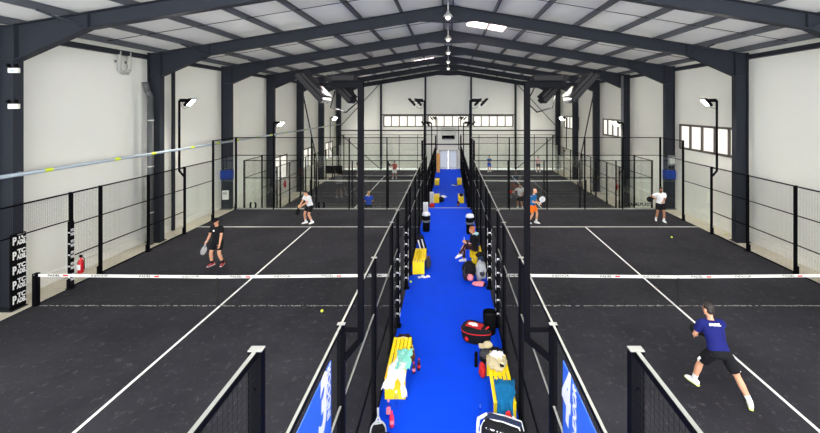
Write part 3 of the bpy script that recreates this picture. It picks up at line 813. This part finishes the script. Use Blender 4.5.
    sm.loft([P+sp*.005*k, P+sp*.06*k, waist, chest, yoke-sp*.02*k, yoke+sp*.03*k], [(.172*k*bw,.135*k),(.166*k*bw,.130*k),(.152*k*bw,.124*k*bulk),(.174*k*bw,.134*k*bulk),(.168*k*bw,.110*k*bulk),(.088*k,.072*k)], R, 18, .15)
    for i, q in enumerate((-1, 1)):
        sm.loft([yoke+R*q*.09*k, sh[i]], [.074*k,.078*k], F)
        if sleeve <= 1: sm.loft([sh[i], sh[i].lerp(el[i], sleeve)], [.078*k,.074*k], F, 14, .15)
        else: sm.loft([sh[i], el[i], el[i].lerp(wr[i], sleeve-1)], [.072*k,.06*k,.05*k], F, 14, .15)
    def wr_mod(co):
        n = mnoise.noise(co*9)*.010+mnoise.noise(co*22)*.004
        return co+V((n, n*.6, n*.3))
    sh_o = remesh(sm, 'jacket' if sleeve > 1 else 'shirt', M[shirt], t, vox, 3, wr_mod)
    if back_mark: text('back_lettering', back_mark, .06, M['white'], t, P+sp*.43*k-F*.122*k, (Matrix((R, sp, R.cross(sp))).transposed()).to_euler(), .003, .1, .003, 1.2)
    if chest_mark: MB().ball((0,0,0), .035, 12, 8, (1,.12,1)).build('chest_logo', M['white'], t, True, tuple(chest+sp*.05+F*.125*k+R*.03), (0,0,0))
    # shorts / trousers
    sm = MB(); sm.loft([P-sp*.10*k, P-sp*.02*k, P+sp*.07*k], [(.150*k*bw,.126*k),(.168*k*bw,.132*k),(.152*k*bw,.12*k)], R, 18, .3)
    for i in range(2):
        if longs: sm.loft([hip[i], kn[i], kn[i].lerp(an[i], .85)], [.102*k,.075*k,.055*k], R, 14, .2)
        else: sm.loft([hip[i], hip[i].lerp(kn[i], .5), hip[i].lerp(kn[i], leg)], [.112*k,.108*k,.102*k], R, 14, .12)
    remesh(sm, 'trousers' if longs else 'shorts', M[shorts], t, vox, 3, wr_mod)
    for i, q in enumerate((-1, 1)):
        if stripe: MB().loft([hip[i].lerp(kn[i], .55)+R*q*.098*k, hip[i].lerp(kn[i], .78)+R*q*.094*k], [(.012,.03),(.012,.03)], R, 8, .2).build('side_stripe', M['white'], t)
        yaw = feet[i][3]; fd = V((-math.sin(yaw), math.cos(yaw), feet[i][4] if len(feet[i]) > 4 else 0)).normalized(); sd = fd.cross(V((0,0,1))).normalized(); up = sd.cross(fd)
        if socks:
            sk = MB(); sk.loft([an[i].lerp(kn[i], .30), an[i]], [.052*k,.046*k], sd, 12, .2); remesh(sk, 'sock', M[socks], t, .01, 2)
        sm = MB(); b = an[i]-up*.045*k
        sm.loft([b-fd*.07*k+up*.02, b-fd*.02*k+up*.022, b+fd*.07*k+up*.008, b+fd*.155*k-up*.008], [(.042*k,.05*k),(.046*k,.058*k),(.05*k,.044*k),(.042*k,.028*k)], sd, 14, .8)
        so = remesh(sm, 'shoe', M[shoe], t, .009, 2)
        sl = MB(); sl.loft([b-fd*.10*k-up*.027*k, b-fd*.02*k-up*.027*k, b+fd*.1*k-up*.027*k, b+fd*.185*k-up*.022*k], [(.036*k,.013),(.044*k,.013),(.05*k,.013),(.034*k,.012)], sd, 14, .8)
        remesh(sl, 'sole', M[sole or 'white'], so, .008, 1)
    if racket:
        loc_, rd, h = rk
        rmat = t.matrix_basis if False else (Matrix.Translation(V(loc)) @ Matrix.Rotation(rotz, 4, 'Z'))
        z = rd; x = h.cross(rd).normalized() if not racket.get('flat') else h; y = z.cross(x).normalized(); x = y.cross(z)
        m3 = Matrix((x, y, z)).transposed().to_4x4(); W = rmat @ Matrix.Translation(loc_-rd*.06) @ m3
        make_racket(racket['label'], W, racket.get('face', 'blackc'), racket.get('rim', 'blackc'), racket.get('grip', 'whitec'))
    return t
def make_racket(label, W, face='blackc', rim='blackc', grip='whitec'):
    t = thing('padel_racket', label, 'racket', (0,0,0), 0, 'padel rackets'); t.matrix_world = W
    t.location = W.translation; t.rotation_euler = W.to_euler()
    MB().lathe([(.016,0),(.019,.01),(.017,.02),(.016,.14)], n=12).build('grip', M[grip], t, True)
    th = MB()
    for q in (-1, 1): th.bar((q*.008, 0, .13), (q*.055, 0, .225), .022, .034, up=(0,1,0))
    th.bar((-.05,0,.215),(.05,0,.215),.022,.034, up=(0,1,0)); th.build('throat', M[rim], t)
    n = 28; out = [(.128*math.cos(2*PI*j/n), .325+.138*math.sin(2*PI*j/n)) for j in range(n)]
    fm = MB()
    for j in range(n): fm.bar((out[j][0],0,out[j][1]), (out[(j+1)%n][0],0,out[(j+1)%n][1]), .02, .038, up=(0,1,0))
    fm.build('frame', M[rim], t)
    fc = MB(); fc.prism([(a*.97, .325+(b-.325)*.97) for a, b in out], 'y', -.016, .016); fo = fc.build('face', M[face], t)
    hm = MB()
    for a in range(-2, 3):
        for b in range(-2, 3):
            if a*a+b*b <= 6: hm.tube((a*.032, -.0165, .325+b*.032), (a*.032, .0165, .325+b*.032), .006, 6)
    hm.build('holes', M['eye'], fo)
    return t

person('man in navy shirt and black shorts lunging, his back to the camera', (5.36, 7.25, 0), 0, H=1.84, pelvis=(-.05,-.02,.89), lean=(.03,.52), twist=-.15,
       feet=((-.30,.33,0,.35),(.36,-.28,0,-.55)), hands=((-.16,.50,.90),(.12,.52,.86)), elbow=((-1,-.5,-.8),(1,-.5,-.8)), knee=((-.2,.9,0),(.5,.8,0)), head=(.35,.12), shirt='navy', sole='sole_lime', back_mark='PADEL', stripe=True, leg=.78, vox=.011,
       racket=dict(hand=1, dir=(-.25,.8,.1), label='padel racket held in front of the man in navy, hidden by his body', face='blackc'))
person('man in black cap, black t-shirt and shorts standing near the net on the left court', (-8.27, 13.25, 0), PI-.12, pelvis=(0,0,.91), lean=(0,.08), feet=((-.19,-.02,0,.25),(.17,.06,0,-.25)), hands=((-.27,.24,.86),(.30,.16,.86)),
       head=(.25,.3), shirt='blackc', cap='blackc', socks='blackc', shoe='shoe_red', chest_mark=True, leg=.75, racket=dict(hand=1, dir=(.1,.25,-1), label='pale racket hanging from the hand of the man in the black cap', face='whitec', rim='greyc', flat=True))
person('man in white t-shirt and black shorts leaning over his racket on the left court', (-6.80, 18.05, 0), PI-.6, pelvis=(0,-.05,.88), lean=(0,.34), feet=((-.16,-.05,0,.1),(.1,.12,0,-.3)), hands=((-.05,.46,.95),(.08,.50,.88)), head=(0,.5),
       shirt='whitec', leg=.72, socks='whitec', racket=dict(hand=1, dir=(-.1,.25,-1), label='dark racket with yellow grip pointed down by the man in white on the left court', face='blackc', grip='yellow', flat=True))
person('bald bearded man in blue shirt and orange shorts beside the right floodlight pole', (4.12, 18.05, 0), -2.2, pelvis=(0,0,.9), lean=(0,.14), feet=((-.1,.16,0,.1),(.14,-.14,0,-.2)), hands=((-.1,.33,1.02),(.02,.32,1.05)), head=(.2,.25),
       shirt='teal', shorts='orange', style='bald', leg=.75, racket=dict(hand=1, dir=(.05,.45,.8), label='white faced racket held by the bald man in orange shorts', face='whitec', rim='whitec', flat=True))
person('bearded man in white t-shirt by the back corner of the right court', (10.55, 18.35, 0), PI-.25, pelvis=(0,0,.91), lean=(0,.12), feet=((-.14,.1,0,.2),(.17,-.1,0,-.2)), hands=((-.02,.36,1.05),(.34,.30,1.22)), head=(.1,.15), skin='skin2',
       shirt='whitec', style='beard', leg=.72, racket=dict(hand=1, dir=(.95,.2,-.15), label='black racket held out level by the bearded man in white', face='blackc', grip='blackc'))
person('player in grey shirt beyond the glass, half hidden by the right floodlight pole', (4.98, 25.5, LOW), PI-.6, feet=((-.17,0,0,.2),(.17,.05,0,-.2)), hands=((-.2,.35,1.0),(.35,.35,1.2)), skin='skin2', shirt='greyc', racket=dict(hand=1, dir=(.9,.3,.1), label='red racket of the player in grey behind the glass', face='redc', rim='redc'), vox=.014)
person('fair haired player in royal blue shirt beyond the left glass, seen from behind', (-5.0, 23.2, LOW), .2, feet=((-.17,0,0,.2),(.17,.05,0,-.2)), hands=((-.2,.35,1.0),(.2,.35,1.0)), shirt='royal', shorts='blackc', hair='hair_fair', vox=.014)
person('player in brick red shirt and white shorts on the far left court', (-5.27, 36.3, LOW), PI, feet=((-.17,0,0,.2),(.17,.05,0,-.2)), hands=((-.1,.35,1.05),(.34,.25,1.25)), shirt='brick', shorts='whitec', skin='skin2', vox=.014, racket=dict(hand=1, dir=(.6,.3,.7), label='black racket raised by the player in brick red', face='blackc'))
person('player in black top and white shorts behind the left floodlight pole on the far court', (-9.1, 37.6, LOW), PI+.5, feet=((-.2,0,0,.2),(.2,.05,0,-.2)), hands=((-.25,.3,.9),(.25,.35,.95)), shirt='blackc', shorts='whitec', vox=.014)
person('player in teal shirt and blue shorts at the back of the far right court', (4.45, 40.2, LOW), PI+.3, feet=((-.15,0,0,.2),(.15,.05,0,-.2)), hands=((-.1,.35,1.1),(.1,.35,1.1)), shirt='teal', shorts='royal', vox=.014)
person('player in pale pink shirt and dark shorts at the back of the far right court', (9.75, 40.0, LOW), PI-.2, feet=((-.17,0,0,.2),(.17,.05,0,-.2)), hands=((-.1,.35,1.1),(.1,.35,1.1)), shirt='pinkc', shorts='darkgrey', vox=.014)
w = person('woman in black jacket and plum trousers seated on the yellow bench with crossed legs', (1.0, 13.6, 0), PI/2+.1, H=1.72, bulk=1.3, pelvis=(0,0,.50), lean=(0,.10), feet=((-.06,.60,.20,.1,-.35),(.02,.42,0,0)), hands=((-.10,.34,.72),(.04,.36,.74)), knee=((0,.2,1),(0,.2,1)), head=(0,.45),
       shirt='blackc', sleeve=1.9, shorts='plum', longs=True, socks=None, hair='hair_copper', style='bun', vox=.011)
sc_ = MB(); sc_.loft([(-.09,.0,1.0),(0,.07,.985),(.09,.0,1.0)], [.045,.05,.045], (0,0,1)); sc_.loft([(-.09,-.02,1.0),(0,-.09,1.01),(.09,-.02,1.0)], [.045,.05,.045], (0,0,1)); remesh(sc_, 'scarf', M['paleteal'], w, .012, 2)
t = thing('phone', 'white phone held by the seated woman', 'phone', (.60, 13.62, .78), PI/2)
MB().rbox(-.04,.04,-.008,.008,-.07,.09,.006).build('case', M['white'], t); MB().box(-.035,.035,-.0095,-.008,-.06,.08).build('screen', M['screen'], t)

# ------------------------------------------------------------------ benches and belongings
def bench(x, y, z, L, label):
    t = thing('bench', label, 'bench', (x, y, z), 0, 'yellow slatted benches')
    for e in (0, L-.03):
        MB().rbox(-.2, .2, e, e+.03, 0, .40, .008).build('end_panel', M['yellow'], t)
    for k in range(5):
        c = -.168+k*.084
        MB().rbox(c-.032, c+.032, -.01, L+.01, .395, .425, .006).build('slat', M['yellow'], t)
    for q in (-1, 1): MB().box(q*.17-.015, q*.17+.015, .03, L-.03, .30, .39).build('side_rail', M['yellow'], t)
    return t
bench(-1.02, 7.15, 0, 1.25, 'yellow slatted bench on the left of the aisle under the white towel, nearest the camera')
bench(1.02, 6.55, 0, 1.25, 'yellow slatted bench on the right of the aisle under the blue towel, nearest the camera')
bench(-1.0, 12.5, 0, 1.2, 'empty yellow bench on the left of the aisle, opposite the seated woman')
bench(1.02, 12.7, 0, 1.25, 'yellow bench on the right of the aisle that the woman sits on')
bench(-.86, 27.0, LOW, 1.2, 'yellow bench on the left below the step, before the dark bag')
bench(.95, 27.0, LOW, 1.2, 'yellow bench on the right below the step, with a dark shape on it')
bench(-1.02, 33.2, LOW, 1.2, 'farthest yellow bench on the left of the aisle, near the board')
bench(1.02, 33.4, LOW, 1.2, 'farthest yellow bench on the right of the aisle')

def drape(path, width, m, parent, seed, name='cloth', wob=.02, ux=(1,0,0), flare=0):
    """cloth sheet swept along a path of (y, z) points, width along x, with folds"""
    rnd = random.Random(seed); pts = [V(p) for p in path]
    fine = []
    for a, b in zip(pts, pts[1:]):
        n = max(2, int((b-a).length/.025))
        for i in range(n): fine.append(a.lerp(b, i/n))
    fine.append(pts[-1]); nx = 22; vs = []; fs = []
    for i, p in enumerate(fine):
        u = i/len(fine)
        for j in range(nx+1):
            s_ = j/nx-.5; w = width*(1+.18*math.sin(u*5+seed)+flare*u)
            q = p+V(ux)*s_*w
            nz = mnoise.noise(V((s_*5+seed, u*4, seed)))*wob+abs(mnoise.noise(V((s_*9, u*2+seed, 3))))*wob
            q = q+V((mnoise.noise(V((u*4, s_*3, seed)))*wob*1.4, mnoise.noise(V((s_*7, u*3, seed+9)))*wob*1.5-.01, abs(nz)+.006)); vs.append(tuple(q))
    for i in range(len(fine)-1):
        for j in range(nx): a = i*(nx+1)+j; fs.append((a, a+1, a+nx+2, a+nx+1))
    me = bpy.data.meshes.new(name); me.from_pydata(vs, [], fs); me.materials.append(m)
    me.polygons.foreach_set('use_smooth', [True]*len(me.polygons))
    me.update(); nv = len(vs); nn = [v.normal.copy() for v in me.vertices]
    v2 = vs+[tuple(V(vs[i])+nn[i]*.007) for i in range(nv)]; f2 = [list(f)[::-1] for f in fs]+[[i+nv for i in f] for f in fs]
    nr = len(fine); W = nx+1
    edge = [j for j in range(W)]+[i*W+nx for i in range(1, nr)]+[(nr-1)*W+j for j in range(nx-1, -1, -1)]+[i*W for i in range(nr-2, 0, -1)]
    for a, b in zip(edge, edge[1:]+edge[:1]): f2.append([a, b, b+nv, a+nv])
    m2 = bpy.data.meshes.new(name); m2.from_pydata(v2, [], f2); m2.materials.append(m); m2.polygons.foreach_set('use_smooth', [True]*len(m2.polygons)); m2.update()
    return link(name, m2, parent)
def lump(name, m, parent, c, r, seed, amp=.25, freq=4):
    mb = MB(); mb.ball((0,0,0), 1, 28, 18); o = mb.build(name, m, parent, True)
    for v in o.data.vertices:
        n = v.co.normalized(); f = 1+amp*mnoise.noise(n*freq*.5+V((seed,)*3))+amp*.5*mnoise.noise(n*freq*1.6+V((seed+5,)*3))
        q = V((n.x*r[0], n.y*r[1], n.z*r[2]))*f; q.z = max(q.z, -r[2]*.95+.0); v.co = q+V(c)
    return o
# towels on the near left bench
o = drape([(-1.0,7.85,.43),(-1.03,7.5,.44),(-1.07,7.12,.435),(-1.12,7.07,.38),(-1.14,7.05,.27)], .20, M['whitec'], None, 3, 'towel', .05, flare=.25)
tag(o, 'crumpled white towel hanging over the left bench front, its bigger half', 'towel')
o = drape([(-.90,7.95,.44),(-.92,7.62,.46),(-.90,7.35,.45)], .30, M['mint'], None, 8, 'towel', .05); tag(o, 'mint green towel spread on the left bench behind the white one', 'towel')
o = drape([(-.93,7.5,.47),(-.90,7.16,.46),(-.87,7.07,.38),(-.84,7.03,.14)], .13, M['whitec'], None, 15, 'towel', .04, flare=-.2); tag(o, 'narrow white towel end hanging at the right of the left bench front', 'towel')
# things behind the near left bench
t = thing('jacket', 'dark crumpled jacket with white lining lying behind the left bench', 'jacket', (-1.02, 8.6, .0)); lump('body', M['plum'], t, (0,.05,.16), (.2,.16,.17), 2); lump('lining', M['whitec'], t, (-.05,-.08,.26), (.17,.09,.09), 5)
t = thing('brown_bag', 'brown bag on the aisle floor at the back corner of the left bench', 'bag', (-.82, 8.25, 0)); lump('body', M['brown'], t, (0,0,.14), (.09,.13,.15), 4); MB().path([(-.03,0,.27),(-.02,0,.34),(.03,0,.34),(.04,0,.27)], .01, 6).build('strap', M['yellow'], t)
def bottle(label, x, y, m, capm, r=.034, h=.24, lab=None, z=0):
    t = thing('bottle', label, 'bottle', (x, y, z), 0, 'drink bottles on the aisle')
    MB().lathe([(r*.8,0),(r,.012),(r,h*.62),(r*.8,h*.74),(r*.38,h*.86),(r*.38,h*.92)], n=16).build('body', m, t, True)
    MB().lathe([(r*.46,h*.91),(r*.46,h)], n=14).build('cap', capm, t)
    if lab: MB().lathe([(r*1.02,h*.25),(r*1.02,h*.5)], n=16).build('sleeve_label', lab, t)
    return t
bottle('clear water bottle standing in front of the left bench', -.97, 6.95, M['pet'], M['white'], .042, .32, None)
bottle('pale lilac water bottle on the aisle left of the red bottle', -1.08, 6.74, M['lilac'], M['pink'], .042, .32, M['pink'])
bottle('red pink drink bottle nearest the camera on the aisle', -.99, 6.54, M['rose'], M['rose'], .042, .27, M['pink'])
bottle('small dark cola bottle with pink label behind the left bench, left of two', -.72, 7.85, M['cola'], M['redc'], .034, .24, M['pink'])
bottle('small dark cola bottle behind the left bench, right of two', -.62, 7.95, M['cola'], M['redc'], .034, .25, M['redc'])
# near left racket leaning upside down with bag
Wm = Matrix.Translation((-1.19, 6.32, .52)) @ Euler((math.radians(158), 0, .2)).to_matrix().to_4x4()
make_racket('pale handled racket leaning head down against the left fence', Wm, 'blackc', 'greyc', 'greyc')
t = thing('backpack', 'black rounded backpack on the floor at the bottom of the left fence', 'backpack', (-1.05, 5.95, 0)); MB().rbox(-.17,.17,-.13,.13,0,.36,.09,4).build('body', M['blackc'], t, True); MB().rbox(-.12,.12,-.18,-.1,.04,.2,.03,3).build('pocket', M['darkgrey'], t, True); MB().path([(-.04,0,.35),(-.03,0,.42),(.03,0,.42),(.04,0,.35)], .012, 6).build('handle', M['blackc'], t)
# right bench cloths
t = thing('shirt', 'pale crumpled shirt lying on the far end of the right bench', 'shirt', (1.0, 7.52, .42)); lump('cloth', M['khaki'], t, (0,0,.07), (.19,.24,.075), 21, .5, 6); lump('fold', M['whitec'], t, (.02,.1,.12), (.13,.12,.06), 4, .5, 7)
o = drape([(1.06,7.06,.44),(1.05,6.85,.49),(1.03,6.53,.45),(1.02,6.46,.32),(1.02,6.43,.10)], .36, M['bluetowel'], None, 33, 'towel', .06); tag(o, 'teal blue towel hanging over the near end of the right bench', 'towel')
t = thing('phone', 'black phone lying on the pale shirt on the right bench', 'phone', (1.08, 7.36, .53)); MB().rbox(-.04,.04,-.08,.08,0,.012,.005).build('case', M['screen'], t)
# pile behind right bench
t = thing('clothes_pile', 'dark heap of clothes behind the right bench', 'clothes', (.98, 8.22, 0)); lump('dark_jacket', M['blackc'], t, (0,0,.14), (.27,.2,.15), 6, .35, 6); lump('grey_sleeve', M['darkgrey'], t, (-.15,-.08,.22), (.13,.11,.08), 9, .3, 6)
t = thing('cap', 'small khaki cap on top of the dark clothes behind the right bench', 'cap', (.90, 8.30, .27)); lump('crown', M['khaki'], t, (0,0,.05), (.11,.09,.07), 3, .08); MB().rbox(-.2,-.06,-.08,.08,.02,.035,.006).build('brim', M['khaki'], t)
t = thing('red_bag', 'small red bag on the floor beside the far end of the right bench', 'bag', (.73, 7.78, 0)); lump('body', M['redc'], t, (0,0,.12), (.07,.16,.13), 12); MB().path([(0,-.05,.23),(0,0,.28),(0,.05,.23)], .008, 6).build('strap', M['redc'], t)
t = thing('thermos', 'black flask standing on the blue aisle by the red bag', 'flask', (.62, 8.06, 0)); MB().lathe([(.035,0),(.038,.01),(.038,.24)], n=16).build('body', M['black'], t, True); MB().lathe([(.036,.245),(.036,.3),(.03,.31)], n=16).build('cap', M['black'], t, True)
t = thing('small_bottle', 'small clear bottle with blue cap beside the navy bag', 'bottle', (.60, 6.78, 0)); MB().lathe([(.03,0),(.03,.14),(.014,.18)], n=14).build('body', M['pet'], t, True); MB().lathe([(.017,.18),(.017,.2)], n=12).build('cap', M['bluecap'], t)
# big navy racket bag
t = thing('racket_bag', 'large navy and black bag with white piping in front of the right bench', 'bag', (.86, 5.95, 0), 0, None, (math.radians(-14), 0, -.38))
MB().rbox(-.33,.33,-.16,.16,0,.52,.1,4).build('body', M['blackc'], t, True)
MB().rbox(-.27,.30,-.05,.12,.45,.54,.035,3).build('top_panel', M['navybag'], t, True)
mb = MB()
for y in (-.055, .14): mb.path([(-.30,y,.38),(-.26,y,.505),(0,y,.535),(.28,y,.525),(.33,y,.4)], .010, 6)
mb.path([(-.335,-.1,.05),(-.335,-.1,.4),(-.28,-.1,.5)], .011, 6); mb.build('piping', M['whitec'], t, True)
text('bag_lettering', 'BOWMAR', .115, M['white'], t, (.02,-.14,.455), (math.radians(55), 0, 0), .006, 0, .004, 1.0)
MB().path([(-.33,.0,.1),(-.42,.03,.25),(-.42,.05,.42),(-.28,.05,.52)], .028, 8).build('strap', M['whitec'], t, True)
t = thing('racket_cover', 'small red and white cloth tucked behind the navy bag', 'cloth', (1.05, 6.28, 0)); lump('cloth', M['redc'], t, (-.02,0,.24), (.08,.05,.25), 7, .15); lump('hem', M['whitec'], t, (.07,-.02,.21), (.05,.04,.21), 17, .15)
# red and black racket bag
t = thing('racket_bag', 'black and red teardrop racket bag lying on the blue aisle', 'bag', (.69, 8.98, 0), -.45)
out = []
for k in range(28):
    a = 2*PI*k/28; out.append((.38*math.cos(a), .215*math.sin(a)*(1+.35*math.cos(a+PI))))
def tear(z0, z1, sc0, sc1, m, name, par):
    mb = MB(); vs = [(x*sc0, y*sc0, z0) for x, y in out]+[(x*sc1, y*sc1, z1) for x, y in out]; n = len(out)
    mb._add(vs, [list(range(n))[::-1], list(range(n, 2*n))]+[[k,(k+1)%n,n+(k+1)%n,n+k] for k in range(n)]); return mb.build(name, m, par)
tear(0, .12, .86, .97, M['blackc'], 'underside', t); tear(.12, .24, .97, 1.0, M['blackc'], 'base', t); tear(.24, .26, 1.02, 1.02, M['redc'], 'zip', t); tear(.26, .35, 1.0, .84, M['blackc'], 'lid', t)
mb = MB()
for k in range(-5, 6): mb.box(-.24, -.24+.4, k*.022-.004, k*.022+.004, .348, .356)
mb.build('red_mesh', M['redc'], t); lump('white_pattern', M['whitec'], t, (-.08,.02,.345), (.14,.08,.02), 4, .2)
MB().lathe([(.05,-.006),(.05,.006)], n=18).build('badge', M['redc'], t, False, (-.14, -.262, .14), (PI/2, 0, -.2))
MB().path([(.24,-.05,.33),(.32,0,.40),(.24,.06,.33)], .014, 6).build('handle', M['redc'], t)
def bin_(label, x, y, r, h, white):
    t = thing('bin', label, 'bin', (x, y, 0), 0, 'bins along the aisle')
    MB().lathe([(r*.85,0),(r*.88,.02),(r,h),(r*.95,h),(r*.80,.05)], n=24).build('bucket', M['black'], t, True)
    if white:
        MB().lathe([(r*1.02,h*.55),(r*1.04,h*.62),(r*1.03,h*.66)], n=24).build('band', M['zinc'], t, True)
        MB().lathe([(r*1.03,h-.05),(r*1.06,h-.02),(r*.9,h+.06),(r*.4,h+.09)], n=24).build('bag_lid', M['whitec'], t, True)
    else: MB().lathe([(r*.96,h-.1),(r*.2,h-.09)], n=24).build('liner', M['darkgrey'], t, True)
bin_('plain black bucket bin behind the red and black racket bag', 1.05, 9.28, .17, .52, False)
bin_('black bin with white top on the left of the aisle before the white box', -1.0, 16.9, .18, .78, True)
bin_('black bin with white top on the right of the aisle behind the seated woman', .98, 16.6, .18, .78, True)
# heap of bags by the woman's bench
t = thing('backpack', 'black backpack in the heap in front of the seated woman bench', 'backpack', (.70, 12.2, 0)); lump('body', M['blackc'], t, (0,0,.28), (.22,.26,.30), 8, .25); lump('pocket', M['plum'], t, (-.06,-.22,.16), (.14,.08,.12), 2); MB().path([(-.12,-.1,.5),(-.18,-.2,.35),(-.15,-.26,.15)], .018, 6).build('strap', M['darkgrey'], t, True)
t = thing('jacket', 'pale grey patterned jacket in the heap by the fence pad', 'jacket', (1.08, 12.15, 0)); lump('body', M['greyc'], t, (0,0,.3), (.17,.24,.32), 14, .3); lump('fold', M['darkgrey'], t, (.02,-.18,.28), (.09,.08,.10), 3)
t = thing('pink_cloth', 'pink cloth lying at the foot of the bag heap', 'cloth', (.98, 11.72, 0)); lump('cloth', M['pink'], t, (0,0,.06), (.2,.12,.07), 5); lump('purple_edge', M['plum'], t, (.17,-.03,.05), (.07,.07,.055), 8)
t = thing('pink_cloth', 'pink bundle on the front of the black backpack', 'cloth', (.72, 11.86, .05)); lump('cloth', M['pink'], t, (0,0,.14), (.1,.07,.1), 25)
t = thing('jacket', 'dark jacket draped on the bench in front of the seated woman', 'jacket', (1.12, 12.85, .42)); lump('body', M['blackc'], t, (0,0,.1), (.14,.12,.11), 19, .3); lump('sleeve', M['navybag'], t, (.0,-.18,-.1), (.12,.07,.22), 11)
# left side belongings
t = thing('racket_bag', 'black and white striped racket bag leaning by the left bench', 'bag', (-.93, 14.3, .02), 0, None, (math.radians(16), math.radians(-14), .1))
MB().rbox(-.15,.15,-.1,.1,0,.78,.07,4).build('body', M['blackc'], t, True)
for x in (-.08, .06): MB().rbox(x-.025,x+.025,-.108,-.095,.06,.7,.005).build('stripe', M['whitec'], t)
MB().path([(-.05,0,.77),(0,0,.84),(.05,0,.77)], .012, 6).build('handle', M['blackc'], t)
t = thing('shoulder_bag', 'dark bag on the floor at the right end of the empty left bench', 'bag', (-.70, 13.0, 0)); lump('body', M['darkgrey'], t, (0,0,.19), (.1,.2,.2), 3); lump('flap', M['redc'], t, (0,.24,.25), (.06,.06,.08), 6)
for k in range(2):
    t = thing('sandal', ('white sandal nearer the bench' if k == 0 else 'white sandal farther from the bench')+' on the blue aisle, left side', 'shoe', (-.88+k*.17, 12.3, 0), -1.2, 'pair of white sandals')
    MB().rbox(-.045,.045,-.12,.12,0,.025,.01).build('sole', M['white'], t); MB().loft([(-.045,.03,.03),(0,.03,.065),(.045,.03,.03)], [(.035,.006),(.035,.006),(.035,.006)], (0,1,0), 8).build('strap', M['white'], t)
for x, y, h, w in ((-1.17, 18.9, .78, 'on the near side of the step'), (-1.18, 26.6, .9, 'below the step by the left bench')):
    z = 0 if y < STEP else LOW
    t = thing('white_box', 'narrow white box left of the aisle %s' % w, 'box', (x, y, z), 0, 'white upright boxes')
    MB().rbox(-.14,.14,-.14,.14,0,h,.012).build('body', M['white'], t); MB().box(-.12,.12,-.143,-.14,.06,h-.08).build('front_panel', M['plinth'], t); MB().tube((.09,-.16,h*.6),(.09,-.16,h*.75),.008).build('handle', M['zinc'], t)
t = thing('sports_bag', 'red bag beyond the step on the left of the aisle', 'bag', (-1.12, 25.7, LOW)); lump('body', M['redc'], t, (0,0,.17), (.18,.25,.18), 3, .1); MB().path([(0,-.12,.32),(0,0,.42),(0,.12,.32)], .012, 6).build('handle', M['blackc'], t)
t = thing('sports_bag', 'dark bag with white towel on it beside the left bench below the step', 'bag', (-.45, 27.4, LOW)); lump('body', M['blackc'], t, (-.08,0,.19), (.24,.26,.2), 8, .15); lump('towel', M['whitec'], t, (.06,.1,.36), (.26,.16,.09), 6); MB().path([(-.2,0,.33),(-.1,0,.44),(.0,0,.33)], .012, 6).build('handle', M['darkgrey'], t)
t = thing('jacket', 'dark jacket lying on the right bench below the step', 'jacket', (.98, 27.5, LOW+.43)); lump('body', M['blackc'], t, (0,0,.08), (.14,.3,.09), 12); lump('sleeve', M['darkgrey'], t, (.0,-.3,.05), (.1,.1,.055), 12)
t = thing('sports_bag', 'dark pink bag at the foot of the right bench below the step', 'bag', (.72, 26.2, LOW)); lump('body', M['plum'], t, (0,0,.17), (.1,.16,.18), 9); lump('pocket', M['pink'], t, (-.02,-.12,.14), (.06,.06,.07), 4)
for k in range(2):
    t = thing('shoe', ('grey' if k == 0 else 'dark')+' sports shoe on the aisle before the farthest right bench', 'shoe', (.45+k*.22, 33.1, LOW), 1.1, 'shoes by the far bench')
    MB().loft([(0,-.1,.06),(0,0,.07),(0,.14,.04)], [(.045,.055),(.045,.055),(.04,.03)], (1,0,0)).build('upper', M['greyc'] if k == 0 else M['shoe_dark'], t, True); MB().rbox(-.05,.05,-.15,.17,0,.03,.01).build('sole', M['white'], t)
t = thing('sports_bag', 'small dark bag behind the farthest left bench', 'bag', (-1.0, 34.8, LOW)); lump('body', M['blackc'], t, (0,0,.2), (.2,.2,.21), 21); MB().path([(-.1,0,.36),(0,0,.46),(.1,0,.36)], .012, 6).build('handle', M['blackc'], t)
t = thing('wooden_board', 'raw wooden board leaning by the fence left of the far doors', 'board', (-1.08, 39.7, LOW), 0, None, (math.radians(-3), 0, 0)); MB().rbox(-.17,.17,-.015,.015,0,2.05,.004).build('panel', M['wood'], t); MB().box(-.15,.15,-.02,-.015,.9,.97).build('batten', M['wood'], t)
# balls
for x, y, z, lab in ((-3.48, 10.2, 0, 'yellow ball on the left court just before the net'), (9.70, 16.0, 0, 'yellow ball lying on the right court beyond the net'), (12.35, 16.4, -.02, 'yellow ball on the concrete strip outside the right fence'), (-1.20, 11.9, 0, 'yellow ball on the blue aisle by the left gate post')):
    t = thing('ball', lab, 'ball', (x, y, z+.038), 0, 'yellow padel balls'); MB().ball((0,0,0), .038, 16, 10).build('felt', M['ball'], t, True)
    mb = MB(); pr = [(.0385*math.cos(a)*math.cos(.5*math.sin(2*a)), .0385*math.sin(a)*math.cos(.5*math.sin(2*a)), .0385*math.sin(.5*math.sin(2*a))) for a in [2*PI*k/24 for k in range(25)]]
    mb.path(pr, .0015, 4); mb.build('seam', M['white'], t)
# black screen on a stand
t = thing('screen_stand', 'flat black screen on a stand at the left side of the far left court', 'screen', (-10.76, 34.9, LOW))
MB().rbox(-.76,.76,-.04,.04,.75,1.5,.015).build('housing', M['black'], t); MB().box(-.73,.73,-.045,-.04,.78,1.47).build('screen', M['screen'], t)
MB().bar((0,.06,.04),(0,.06,1.2),.08,.05,up=(0,1,0)).rbox(-.4,.4,-.25,.3,0,.05,.01).build('stand', M['black'], t)

# ------------------------------------------------------------------ added world fill light, let in where the rear wall is left out
wd = bpy.data.worlds.new('sky'); sc.world = wd; wd.use_nodes = True
bg = wd.node_tree.nodes['Background']; bg.inputs[0].default_value = (.93, .96, 1, 1); bg.inputs[1].default_value = 4.6
